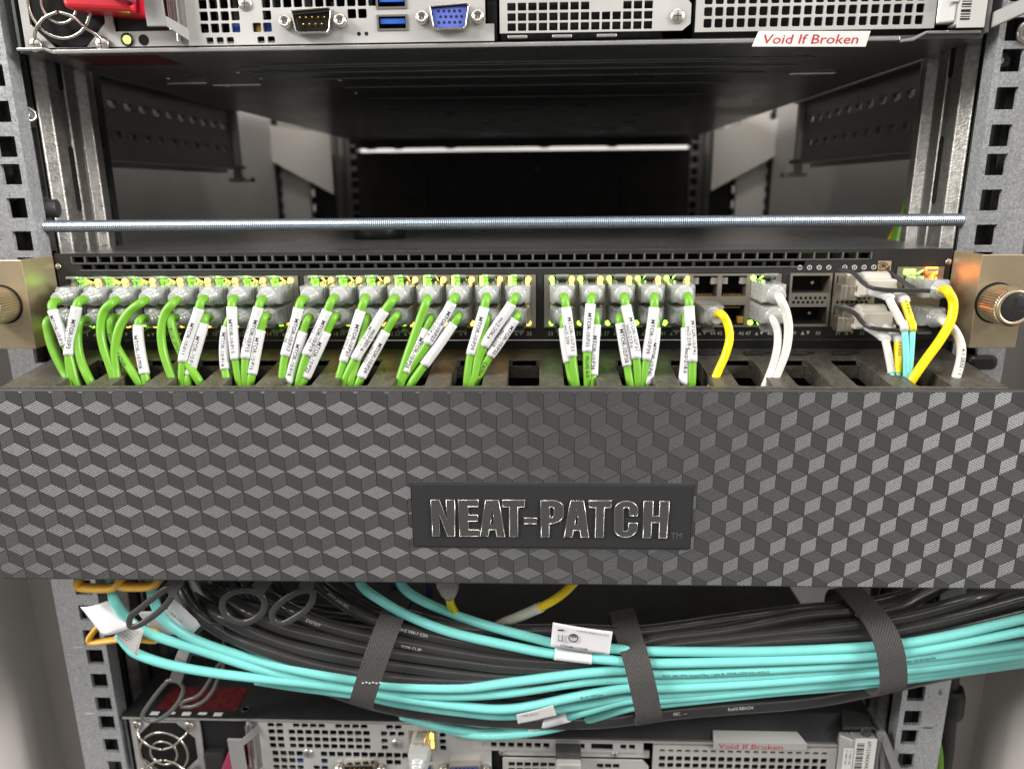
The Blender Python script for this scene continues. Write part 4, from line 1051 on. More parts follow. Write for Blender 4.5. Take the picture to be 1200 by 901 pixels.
for k, (ch, poly) in enumerate(shapes):
    xl = at(LX[k], 605, PY - 1.1).x; xr = at(LX[k] + LW[k], 605, PY - 1.1).x
    w0 = max(p[0] for p in poly); sc_ = (xr - xl) / w0
    zb, zt = -79.0, -61.2
    fz_ = lambda v: zb + v / 10 * (zt - zb)
    pts = [(xl + p[0] * sc_, fz_(p[1])) for p in poly]
    # fill with holes by way of a filled 2D curve
    c = bpy.data.curves.new('g', 'CURVE'); c.dimensions = '2D'; c.fill_mode = 'BOTH'; c.extrude = .25 * S; c.bevel_depth = .0
    loops = [pts] + ([[(xl + p[0] * sc_, fz_(p[1])) for p in inner[ch]]] if ch in inner else [])
    for lp_ in loops:
        sp = c.splines.new('POLY'); sp.points.add(len(lp_) - 1)
        for i_, p in enumerate(lp_): sp.points[i_].co = (p[0] * S, p[1] * S, 0, 1)
        sp.use_cyclic_u = True
    o = bpy.data.objects.new('g', c); COL.objects.link(o)
    dg = bpy.context.evaluated_depsgraph_get(); dg.update()
    me0 = o.evaluated_get(dg).to_mesh()
    q = MB(); q.add([(v.co.x / S, PY - 1.25 - v.co.z / S, v.co.y / S) for v in me0.vertices], [tuple(reversed(p.vertices)) for p in me0.polygons])
    o.evaluated_get(dg).to_mesh_clear(); bpy.data.objects.remove(o); bpy.data.curves.remove(c)
    lo = q.build('raised_letter', M['letter'], pq)
    q = MB()
    for lp_ in loops:
        q.tube([(p[0], PY - 1.42, p[1]) for p in lp_], .3, n=8, closed=True, smooth=True)
    q.build('letter_rim', M['letter_rim'], pq)
flat_text('TM', 4.2, (at(786, 625, PY - 1.1).x, PY - 1.2, -79.4), (1, 0, 0), (0, 0, 1), M['letter_rim'], pq, 'trademark_letters', sx=.9)

# ================================================================== PATCH CABLES
def plug_mesh(b, up=1):
    """clear modular plug round its own centre, latch on the up side; its nose lies in the port"""
    z = lambda q: q * up
    def hx(p):                                # keeps the winding right when mirrored
        p = [(x, y, z(v)) for x, y, v in p]
        if up < 0: p = p[4:] + p[:4]
        b.hexa(p)
    hx([(-5.5, -15, -4.4), (5.5, -15, -4.4), (5.8, 6, -4.4), (-5.8, 6, -4.4), (-5.5, -15, 4.2), (5.5, -15, 4.2), (5.8, 6, 4.4), (-5.8, 6, 4.4)])
    hx([(-4.3, -18, -3.6), (4.3, -18, -3.6), (5.5, -15, -4.4), (-5.5, -15, -4.4), (-4.3, -18, 3.3), (4.3, -18, 3.3), (5.5, -15, 4.2), (-5.5, -15, 4.2)])
    for k in range(3):                        # moulded steps on the sides of the shell
        for sx in (-1, 1):
            x0, x1 = sorted((sx * 5.4, sx * 6.0)); b.box(x0, x1, -13.5 + 3.4 * k, -12 + 3.4 * k, -3.6, 3.6)
def latch_mesh(b, up=1):
    pts = [(0, 4, 3.9 * up), (0, -1, 5.2 * up), (0, -5, 6.9 * up), (0, -8, 8.0 * up), (0, -10.5, 8.3 * up)]
    b.ribbon(spline(pts, 3), Vector((1, 0, 0)), 5.8, 1.1)
    for sx in (-1, 1): b.box(sx * 2.2 - .35, sx * 2.2 + .35, -8, 0, min(4.0 * up, 5.2 * up), max(4.0 * up, 5.2 * up))
def boot_mesh(b, n=3):
    prof = [(3.9, 15.5), (3.9, 17.6)]
    for k in range(n):
        h = 17.8 + k * 2.3; r = 3.6 - .3 * k
        prof += [(r, h), (r, h + 1.2), (r - .75, h + 1.4), (r - .75, h + 2.1)]
    prof += [(2.5, 17.8 + n * 2.3), (2.35, 18.2 + n * 2.3)]
    b.lathe(prof, (0, 0, 0), (0, -1, 0), 18)
    for k in range(3): b.lathe([(4.5 - .1 * k, 17.2 + .3 * k), (4.5 - .1 * k, 17.5 + .3 * k), (3.6 - .1 * k, 18.0 + .3 * k)], (0, 0, 0), (0, -1, 0), 18)
PLUG = {s: shared('plug', lambda b: plug_mesh(b, s), M['clear'], .5) for s in (1, -1)}
LATCH = {s: shared('latch', lambda b: latch_mesh(b, s), M['latch']) for s in (1, -1)}
BOOT = shared('strain_relief', lambda b: boot_mesh(b), M['boot'])
def core_mesh(b):
    for k in range(4):
        x = -3.3 + 2.2 * k
        b.tube([(x * .45, -14.5, 0), (x * .8, -9, .6 * (k % 2)), (x, -4, 0), (x, 5, 0)], .85, n=8, mi=k % 2)
    b.box(-4.4, 4.4, -3.2, 4, -2.6, -1.5, mi=2)
def shared_multi(name, fn, ms):
    b = MB(); fn(b); o = b.build(name, ms); me = o.data; bpy.data.objects.remove(o); return me, 0, 2
CORE = shared_multi('wire_core', core_mesh, [M['sticker'], M['green'], M['gold']])
PLUGW = shared('plug', lambda b: plug_mesh(b, -1), M['clear_warm'], .5)
def px_path(pts, y0=-30.0, y1=-38.0):
    n = len(pts); out = []
    for i, p in enumerate(pts):
        Y = p[2] if len(p) > 2 else y0 + (y1 - y0) * (i / max(n - 1, 1))
        out.append(at(p[0], p[1], Y))
    return out
def patch_cable(port, pts, label, jacket='green', r=1.95, sleeve=None, text=None, group='green patch cables of the switch', cat='patch cable', name='patch_cable', text2=None, plugs=True, jtext=None):
    """port: (x, z, up) of its plug; pts: photo points of the visible jacket from the plug down to the tray"""
    x, z, up = port
    t = thing(name, label, cat, (x, FZ, z), group)
    warm = jacket == 'yellow' and up < 0
    pl = put(PLUGW if warm else PLUG[up], 'plug', t, (x, FZ - 3, z)); put(LATCH[up], 'latch', pl, (x, FZ - 3, z))
    pl.children[0].location = Vector((0, 0, 0))
    put(BOOT, 'strain_relief', t, (x, FZ - 3, z)); put(CORE, 'wire_core', pl, (0, 0, 0)).location = (0, 0, 0)
    e = px_path(pts)
    first = e[0]
    ctrl = [Vector((x, -14, z)), Vector((x * .6 + first.x * .4, -22, z * .6 + first.z * .4))] + e
    last, prev = e[-1], e[-2]
    d = (last - prev).normalized()
    ctrl += [last + Vector((d.x * 12, 2, -16)), last + Vector((d.x * 16, 6, -48))]
    path = spline(ctrl, 7)
    b = MB(); b.tube(path, r, n=12); jk = b.build('jacket', M[jacket], t)
    if sleeve:
        (ax, ay), (bx_, by) = sleeve
        n = len(pts)
        def near(px_, py_):                   # the path point that shows nearest to this photo point
            best = min(path[7:], key=lambda p: (project(p) - Vector((px_, py_))).length); return best
        sp = sub_path(path, near(ax, ay), near(bx_, by))
        fine = spline(sp, 2) if len(sp) < 8 else sp
        b = MB(); b.tube(fine, r + .4, n=14); so = b.build('label_sleeve', M['sleeve'], t)
        L_ = sum((q - p).length for p, q in zip(fine, fine[1:]))
        if text:
            size = 2.65 if len(text) <= 12 else 2.4
            wd = text_width(text, size, .012); sx = min(1.0, (L_ - 2.0) / wd)
            wrap_text(text, size, fine, r + .4, M['black_ink'], so, start=max((L_ - wd * sx) * .65, 1), turn=-.05 if text2 is None else .42, bold=.012, sx=sx)
            if text2: wrap_text(text2, 2.5, fine, r + .4, M['black_ink'], so, start=max(L_ * .35, 1), turn=-.62, bold=.01, sx=min(1, (L_ * .6) / text_width(text2, 2.5, .01)))
    if jtext:
        (ax, ay), s_ = jtext
        k0 = min(range(7, len(path)), key=lambda i: (project(path[i]) - Vector((ax, ay))).length)
        wrap_text(s_, 2.4, path[k0:], r, M['black_ink'], jk, start=.5, turn=.0, bold=.01)
    return t
def project(p):
    q = p - CAM; d = q.dot(FWD)
    return Vector((600 + FPX * q.dot(RIGHT) / d, 450.5 - FPX * q.dot(UP) / d))
def port(gi, c, row):
    return (GRP[gi] + 9 + PITCH * c, TOPZ if row == 0 else BOTZ, 1 if row == 0 else -1)
BLK = ['left', 'middle', 'right']; ORD = ['first', 'second', 'third', 'fourth', 'fifth', 'sixth', 'seventh', 'eighth']
def green(gi, c, row, pts, sleeve=None, text=None, text2=None, look=None, jtext=None, **kw):
    pos = '%s %s port of the %s port block' % (ORD[c], 'upper' if row == 0 else 'lower', BLK[gi])
    lead = look or (('green cable sleeved %s' % text.replace('MTOR-10:', '') if text else '') if sleeve else 'bare green patch cable')
    return patch_cable(port(gi, c, row), pts, lead + ' in the ' + pos, sleeve=sleeve, text=text, text2=text2, jtext=jtext, **kw)
# left block
green(0, 0, 0, [(61, 357), (66, 375), (74, 395), (82, 420), (90, 450)], ((62, 363), (77, 404)), 'MTOR-10:P1')
green(0, 0, 1, [(56, 376), (57, 392), (63, 412), (74, 434), (85, 452)], look='far left bare green patch cable')
green(0, 1, 0, [(92, 354), (88, 370), (82, 398), (81, 420), (86, 452)], ((91, 359), (80, 415)), 'MTOR-10:P3', 'mc2-193')
green(0, 1, 1, [(94, 377), (91, 392), (92, 410), (97, 428), (107, 449)])
green(0, 2, 0, [(131, 355), (121, 366), (118, 386), (121, 406), (128, 426), (137, 452)], look='curved bare green patch cable')
green(0, 2, 1, [(130, 374), (131, 392), (139, 411), (150, 428), (163, 448)], jtext=((131, 388), 'AWG 24 CAT6A'))
green(0, 3, 0, [(165, 355), (151, 366), (140, 384), (135, 408), (136, 430), (139, 452)], look='wide arched bare green patch cable')
green(0, 3, 1, [(164, 374), (162, 388), (164, 408), (168, 430), (173, 452)], ((163, 381), (171, 439)), 'MTOR-10:P08')
green(0, 4, 0, [(203, 355), (193, 368), (189, 388), (191, 410), (197, 430), (206, 452)], look='long arched bare green patch cable')
green(0, 4, 1, [(200, 373), (203, 388), (209, 405), (219, 425), (233, 446)], jtext=((203, 384), 'PLUG SF/UTP'))
green(0, 5, 0, [(236, 353), (231, 370), (222, 396), (215, 420), (214, 452)], ((233, 362), (213, 424)), 'MTOR-10:P11')
green(0, 5, 1, [(241, 372), (237, 386), (230, 410), (224, 432), (220, 452)], ((239, 379), (223, 441)), 'MTOR-10:P12')
green(0, 6, 0, [(272, 353), (272, 372), (274, 400), (277, 425), (282, 452)], ((272, 361), (276, 421)), 'MTOR-10:P13')
green(0, 6, 1, [(270, 373), (265, 388), (263, 408), (264, 430), (268, 452)], ((266, 384), (264, 432)), 'MTOR-10:P14')
green(0, 7, 0, [(305, 354), (300, 372), (292, 398), (288, 420), (288, 452)], ((302, 360), (289, 420)), 'MTOR-10:P15', 'mc2-197-a')
green(0, 7, 1, [(310, 371), (306, 384), (301, 408), (297, 430), (293, 452)], ((304, 386), (296, 440)), 'MTOR-10:P16')
# middle block
green(1, 0, 0, [(352, 354), (347, 374), (339, 400), (333, 424), (331, 452)], ((350, 361), (334, 418)), 'MTOR-10:P17', 'mc2-198')
green(1, 0, 1, [(361, 373), (356, 386), (349, 410), (342, 434), (337, 456)], ((355, 388), (338, 450)), 'MTOR-10:P18')
green(1, 1, 0, [(389, 352), (381, 370), (369, 396), (358, 420), (350, 452)], ((384, 364), (359, 418)), 'MTOR-10:P19', 'mc2-199')
green(1, 1, 1, [(392, 371), (384, 386), (373, 410), (362, 434), (352, 456)], ((383, 389), (358, 443)), 'MTOR-10:P20')
green(1, 2, 0, [(427, 352), (421, 370), (412, 398), (403, 424), (396, 452)], ((422, 365), (404, 425)), 'MTOR-10:P21', 'mc2-200-a')
green(1, 2, 1, [(429, 373), (427, 388), (422, 408), (416, 430), (410, 452)])
green(1, 3, 0, [(460, 352), (449, 367), (432, 395), (416, 421), (402, 452)], ((451, 364), (418, 420)), 'mc2-201-a', 'MTOR-10')
green(1, 3, 1, [(464, 370), (454, 385), (439, 412), (427, 434), (418, 456)], ((453, 388), (424, 444)), 'MTOR-10:P24', 'mc2-202')
green(1, 4, 0, [(500, 353), (493, 372), (484, 398), (475, 424), (466, 454)])
green(1, 4, 1, [(505, 373), (499, 386), (489, 408), (478, 430), (468, 454)], ((498, 386), (474, 436)), 'MTOR-10:P26')
green(1, 5, 0, [(532, 350), (525, 364), (511, 386), (496, 410), (475, 440), (464, 456)], ((530, 356), (501, 404)), 'MTOR-10:P27', 'mc2-204-a')
green(1, 5, 1, [(537, 371), (528, 384), (513, 406), (497, 428), (480, 454)], ((533, 379), (498, 427)), None, look='green cable with blank white sleeve')
green(1, 6, 0, [(570, 350), (566, 366), (558, 394), (551, 420), (547, 454)], ((568, 359), (552, 416)), 'MTOR-10:P29')
green(1, 6, 1, [(571, 372), (567, 390), (561, 412), (555, 454)])
green(1, 7, 0, [(603, 350), (596, 362), (582, 382), (567, 406), (557, 432), (551, 456)], ((600, 357), (567, 405)), 'mc2-206-a')
green(1, 7, 1, [(606, 370), (598, 382), (586, 400), (572, 420), (562, 438), (553, 458)], ((603, 375), (574, 416)), 'MTOR-10:P32', 'mc2-208', jtext=((570, 423), 'CAT6A PATCH'))
# right block
green(2, 0, 0, [(662, 350), (664, 366), (668, 395), (671, 422), (675, 454)], ((663, 361), (671, 419)), 'MTOR-10:P33', 'mc2-209')
green(2, 0, 1, [(661, 374), (661, 390), (664, 412), (668, 434), (672, 456)], ((661, 384), (666, 426)), None, look='half hidden white sleeved green cable')
green(2, 1, 0, [(693, 350), (691, 368), (689, 395), (688, 420), (689, 454)], ((692, 357), (688, 413)), 'MTOR-10:P35', jtext=((688, 416), 'PLUG 6.0'))
green(2, 1, 1, [(698, 370), (698, 386), (696, 410), (695, 434), (694, 456)], ((697, 380), (695, 441)), 'MTOR-10:P36')
green(2, 2, 0, [(732, 350), (735, 366), (741, 392), (746, 420), (748, 454)], ((733, 359), (747, 421)), 'MTOR-10:P37', 'mc2-213-a')
green(2, 2, 1, [(726, 372), (728, 386), (732, 410), (736, 432), (739, 456)], ((726, 378), (736, 430)), 'MTOR-10:P38')
green(2, 3, 0, [(767, 350), (766, 366), (762, 394), (757, 422), (753, 454)], ((767, 359), (757, 421)), 'MTOR-10:P39')
green(2, 3, 1, [(768, 372), (768, 390), (765, 414), (761, 436), (757, 458)], ((768, 384), (758, 450)), 'MTOR-10:P40')
green(2, 4, 0, [(807, 350), (808, 368), (810, 396), (811, 424), (810, 454)], ((808, 359), (811, 422)), 'MTOR-10:P41', 'mc2-218-a')
green(2, 4, 1, [(804, 372), (804, 390), (804, 414), (802, 436), (799, 458)], ((804, 384), (800, 450)), 'mc2-218-b')
# yellow and white ones
patch_cable(port(2, 5, 1), [(845, 368), (852, 378), (855, 396), (850, 416), (842, 434), (833, 456)], 'yellow patch cable curving out of the lower row beside two empty ports', 'yellow', 1.85, group=None)
patch_cable(port(2, 7, 0), [(914, 350), (921, 366), (924, 386), (921, 410), (913, 432), (903, 456)], 'thick white patch cable in the last upper port of the right port block', 'white_j', 1.95, group='white patch cables')
patch_cable(port(2, 7, 1), [(906, 374), (911, 388), (911, 406), (906, 428), (895, 456)], 'white patch cable hidden behind the thick white cable at the last lower port', 'white_j', 1.75, group='white patch cables')
patch_cable((205.2, 27.4, 1), [(1110, 341), (1117, 355), (1114, 376), (1102, 398), (1086, 420), (1068, 446)], 'thick yellow patch cable beside the right gold ear with an orange lit plug', 'yellow', 2.0, group=None)
patch_cable((205.2, 14.2, -1), [(1108, 378), (1119, 388), (1126, 405), (1125, 425), (1116, 454)], 'white patch cable printed with figures beside the right gold ear', 'white_j', 1.95, group='white patch cables', jtext=((1127, 408), '4 1 2E32 - 1'))

# fibre breakout cables on the two transceivers
def breakout(label, dz, px_boots, px_paths, tab):
    t = thing('fibre_breakout_cable', label, 'fibre cable', (178, FZ, 27 + dz))
    b = MB(); b.hexa([(167.4, -7, 23.4 + dz), (172, -7, 23.4 + dz), (184.4, 4, 23.6 + dz), (166.8, 4, 23.6 + dz), (167.4, -7, 32 + dz), (172, -7, 32 + dz), (184.4, 4, 31.6 + dz), (166.8, 4, 31.6 + dz)])
    b.box(164.4, 171.6, -9.5, -2.5, 21.4 + dz, 28.6 + dz)
    for k in range(3): b.box(166.4 + 1.9 * k, 167.2 + 1.9 * k, -10.1, -9.4, 22 + dz, 28.2 + dz)
    b.build('metal_latch', M['shield'], t, bevel=.4)
    b = MB(); b.hexa([(171.8, -17, 24.5 + dz), (187, -17, 24.5 + dz), (186, 3, 24 + dz), (171, 3, 24 + dz), (172.4, -17, 32 + dz), (186.4, -17, 32 + dz), (186, 3, 33 + dz), (171, 3, 33 + dz)])
    b.lathe([(5.0, 0), (5.3, 2), (5.3, 12), (4.8, 13)], (172.6, -9, 29.6 + dz), (1, 0, 0), 20)
    b.box(170.4, 190, -14, -8, 23.4 + dz, 25.6 + dz)
    b.build('connector_body', M['beige'], t, bevel=.8)
    a = at(*tab[0], -4); c1 = at(*tab[1], -12); c2 = at(*tab[2], -25); c3 = at(*tab[3], -27); d1 = at(*tab[4], -25); d2 = at(*tab[5], -6)
    b = MB(); b.ribbon(spline([a, c1, c2, c3], 5), Vector((.25, -.25, 1)), 1.9, 1.1); b.ribbon(spline([c3, d1, d2], 4), Vector((.25, -.25, 1)), 1.9, 1.1)
    b.build('pull_tab', M['grey_loop'], t, bevel=.3)
    for (bp, pth, cut, jm) in zip(px_boots, px_paths, (0, 1), ('white_j', 'yellow')):
        e = at(*bp, -24)
        st_ = Vector((174 + 8 * cut, -11, 26 + dz))
        b = MB(); p = spline([st_, st_.lerp(e, .5) + Vector((0, -1, .5)), e, e + (at(*pth[1], -27) - e).normalized() * 1.2], 5)
        b.tube(p, [2.0 + .8 * k / (len(p) - 1) for k in range(len(p))], n=14); b.build('boot', M['grey_boot'], t)
        full = spline([e - Vector((0, -3, -.5)), e] + px_path([q for q in pth], -27, -37) + [at(*pth[-1], -37) + Vector((0, 4, -30))], 7)
        cutp = pth[-2] if len(pth) > 2 else pth[-1]
        ic = min(range(len(full)), key=lambda i: (project(full[i]) - Vector(cutp)).length)
        b = MB(); b.tube(full[:ic + 1], 1.75, n=12); sl = b.build('sleeve', M[jm], t)
        if cut == 1: wrap_text('TRX 4 RX2', 1.9, full[4:ic + 1], 1.75, M['black_ink'], sl, start=1.0)
        b = MB(); b.tube(full[ic:], 1.4, n=12); b.build('fibre', M['aqua'], t)
    return t
breakout('upper white transceiver with black pull tab and two aqua fibres', 0, [(1040, 346), (1058, 350)],
         [[(1045, 357), (1055, 376), (1060, 388), (1061, 454)], [(1062, 360), (1067, 376), (1069, 388), (1063, 456)]],
         [(984, 316), (1000, 320), (1024, 338), (1090, 341), (1072, 338), (1040, 318)])
breakout('lower white transceiver with black pull tab and two short fibres', -15.2, [(1036, 395), (1052, 398)],
         [[(1039, 405), (1043, 425), (1045, 438), (1045, 456)], [(1052, 408), (1052, 425), (1052, 438), (1052, 457)]],
         [(978, 358), (1000, 366), (1020, 384), (1074, 388), (1062, 384), (1040, 366)])

# ================================================================== THE CABLE BUNDLE
M['white_ink'] = mat('white_cable_print', (.62, .62, .60), .5)
M['navy'] = mat('navy_jacket', (.02, .03, .12), .4)
CL = [(60, 742), (250, 752), (440, 774), (600, 790), (745, 792), (900, 778), (1027, 760), (1130, 742), (1260, 716)]
HH = [(60, 62), (440, 60), (745, 60), (1027, 51), (1260, 46)]
def lerp_tab(tab, x):
    for (x0, a), (x1, c) in zip(tab, tab[1:]):
        if x <= x1: return a + (c - a) * (max(x, x0) - x0) / (x1 - x0)
    return tab[-1][1]
def bundle_y(px_, py, lift=0.0):
    s = (py - lerp_tab(CL, px_)) / lerp_tab(HH, px_); s = max(-1, min(1, s))
    return -5 - 19 * math.sqrt(1 - s * s) - lift
def bundle(pts, lift=0.0, step=6):
    return spline([at(p[0], p[1], p[2] if len(p) > 2 else bundle_y(p[0], p[1], lift)) for p in pts], step)
def cable(name, label, pts, r, m_, lift=0.0, group=None, cat='cable', prints=(), ink='black_ink', size=2.0):
    path = bundle(pts, lift)
    t = thing(name, label, cat, path[0], group)
    b = MB(); b.tube(path, r, n=14); jk = b.build('jacket', M[m_], t)
    for (px_, s_, turn) in prints:
        k = min(range(len(path)), key=lambda i: abs(project(path[i]).x - px_))
        wrap_text(s_, size, path[k:], r, M[ink], jk, start=.2, turn=turn, bold=0.0)
    return t, path
AQ = 'aqua fibre cables of the bundle'
RA = 2.45
q1, q1p = cable('fibre_cable', 'aqua fibre cable wearing the folded white label flag', [(420, 668, -20), (424, 686, -24), (446, 703, -27), (480, 722), (530, 741), (600, 757), (650, 766), (735, 775), (775, 777), (900, 774), (1025, 768), (1100, 758), (1210, 737)], RA, 'aqua', 8, AQ)
cable('fibre_cable', 'topmost aqua fibre cable leaving the panel left of the yellow cable', [(466, 668, -16), (471, 686, -20), (490, 701, -23), (530, 719), (575, 734), (620, 746), (660, 755), (735, 761), (775, 763), (900, 763), (1025, 757), (1100, 747), (1210, 722)], RA, 'aqua', 7, AQ)
cable('fibre_cable', 'aqua fibre cable behind the small black loop, printed FLEX 300', [(176, 668, -34), (177, 690, -36), (182, 708, -35), (197, 730, -33), (235, 752, -30), (300, 773, -27), (360, 787), (420, 797), (455, 803), (540, 806), (600, 799), (680, 789), (735, 785), (775, 789), (900, 784), (1025, 776), (1100, 767), (1210, 752)], RA, 'aqua', 6.5, AQ,
      prints=((778, 'FLEX 300 OM3 Optical Fiber Cable 8L OFNR-LSZH (UL) c(UL) E', .1), (1056, 'RoHS> 10-20 0017M', .1)))
cable('fibre_cable', 'aqua fibre cable passing behind the blank white paper tag', [(130, 668, -36), (131, 690, -38), (136, 707, -38), (155, 730, -36), (186, 746, -34), (240, 763, -31), (300, 782, -28), (360, 796), (420, 805), (470, 813), (540, 815), (600, 811), (680, 799), (735, 795), (775, 797), (900, 791), (1025, 782), (1100, 774), (1210, 758)], RA, 'aqua', 5, AQ)
q5, q5p = cable('fibre_cable', 'lowest aqua fibre cable on the left with the grey printed tag', [(139, 742, -36), (150, 757, -36), (163, 767, -36), (200, 779, -34), (250, 788, -31), (300, 794, -29), (360, 800), (420, 808), (455, 815), (540, 827), (600, 830), (680, 815), (735, 806), (775, 806), (900, 799), (1025, 788), (1100, 780), (1210, 764)], RA, 'aqua', 7, AQ,
      prints=((683, 'PLUS OPS Lea', .1),))
cable('fibre_cable', 'aqua fibre cable on the underside of the bundle left of the first strap', [(300, 797, -16), (345, 804, -18), (420, 814), (470, 824), (540, 834), (600, 838), (680, 826), (735, 816), (775, 814), (900, 805), (1025, 794), (1100, 786), (1210, 768)], RA, 'aqua', 5, AQ)
q7, q7p = cable('fibre_cable', 'sagging aqua fibre cable with a white sleeve near its lowest point', [(470, 836, -6), (505, 847, -12), (540, 855), (580, 858), (640, 846), (690, 832), (735, 820), (775, 819), (900, 808), (1025, 797), (1100, 790), (1210, 772)], RA, 'aqua', 6, AQ)
cable('fibre_cable', 'aqua fibre cable hanging lowest of all in the middle', [(470, 838, -2), (510, 850, -6), (560, 861, -12), (620, 858, -16), (680, 845, -17), (735, 829), (775, 824), (900, 811), (1025, 800), (1210, 775)], RA, 'aqua', 5, AQ)
BK = 'black cables of the bundle'; RK = 3.5
def black(label, pts, lift=0, r=RK, prints=()): return cable('power_cable', label, pts, r, 'black_c', lift, BK, prints=prints, ink='white_ink', size=2.3)
black('upper black cable emerging between the dark loops and the first strap', [(360, 672, -2), (382, 692, -4), (420, 717), (465, 735), (530, 750), (600, 761), (680, 764), (735, 758), (775, 748), (850, 739), (940, 722), (1010, 716), (1060, 706), (1120, 676, 0)], 1, 3.7, prints=((388, 'AWM 2464 80C', .55), (468, 'ROHS VW-1 CSA', .5)))
black('topmost black cable at the first strap beside the aqua pair', [(400, 676, 2), (420, 692, 0), (450, 708), (480, 722), (540, 736), (600, 739), (680, 739), (735, 741), (775, 738), (850, 727), (940, 715), (1010, 709), (1060, 697), (1100, 678, 2)], 0, 3.5)
black('black cable marked with white figures under the dark loops', [(300, 690, 0), (340, 714), (380, 732), (430, 745), (480, 754), (540, 765), (600, 773), (680, 777), (735, 771), (775, 757), (850, 749), (940, 739), (1010, 731), (1070, 721), (1150, 699), (1215, 684, 0)], 1.5, 3.5, prints=((362, '.E357317', .35), (470, 'TYPE CL3P', .0)))
black('black cable running behind both dark loops into the bundle', [(250, 690, 0), (290, 716), (330, 735), (380, 748), (430, 759), (480, 767), (540, 775), (600, 782), (680, 785), (735, 780), (775, 768), (900, 752), (1010, 745), (1060, 737), (1130, 721), (1215, 698)], 1.5, 3.5)
black('black cable just above the aqua cables at the first strap', [(226, 700, 0), (260, 722), (300, 742), (350, 759), (420, 773), (480, 781), (540, 789), (600, 793), (680, 789), (775, 778), (900, 764), (1010, 756), (1100, 742), (1215, 715)], 1.2, 3.5)
black('thick grey black cable bowing down at the left end of the bundle', [(212, 676, -6), (218, 696, -14), (234, 720, -20), (268, 743, -22), (310, 760), (360, 776), (420, 788), (480, 795), (540, 798), (600, 797), (700, 791), (800, 780), (900, 771), (1010, 763), (1215, 726)], 2.0, 4.0)
black('broad black cable along the bottom of the bundle with white lettering', [(300, 772, -4), (360, 795, -6), (400, 810, -9), (440, 822, -12), (500, 834, -15), (600, 843, -16), (700, 843, -16), (775, 834, -16), (850, 827, -16), (940, 820, -14), (1010, 808, -12), (1100, 788, -10), (1215, 762, -8)], 0, 4.6, prints=((782, 'PEC  ---', .3), (850, 'RoHS REACH', .3)))
GB = 'dark cables at the back of the bundle'
for k in range(12):                          # the hidden rear half of the bundle
    y0 = 700 + 8.5 * k
    jit = lambda: random.uniform(-4, 4)
    cable('power_cable', 'dark cable half hidden at the back of the bundle', [(230 + 18 * (k % 6), 672 + 3 * (k % 3), 6), (270 + 14 * (k % 6), 696 + 4 * k, 6), (350, 712 + 6.2 * k + jit(), 4), (440, 724 + 8.6 * k + jit(), 2), (600, 742 + 8.2 * k + jit(), 3), (745, 742 + 8.4 * k, 4), (900, 726 + 8.0 * k + jit(), 3), (1027, 716 + 7.4 * k, 3), (1110, 690 + 8 * k + jit(), 5), (1220, 668 + 9 * k, 8)], 3.3, 'black_c', 0, GB)
cable('power_cable', 'black cable with white scuffs rising to the right of the last strap', [(1000, 745, -18), (1060, 742, -18), (1100, 730, -17), (1140, 716, -14), (1180, 700, -8), (1215, 680, 0)], 3.3, 'black_c', 0, None, prints=((1108, '-- ---', .5),), ink='white_ink')
cable('power_cable', 'black cable rising steeply behind the last strap to the panel', [(1000, 722, -16), (1050, 712, -14), (1075, 700, -10), (1110, 682, -4), (1130, 668, 0)], 3.5, 'black_c', 0, None)

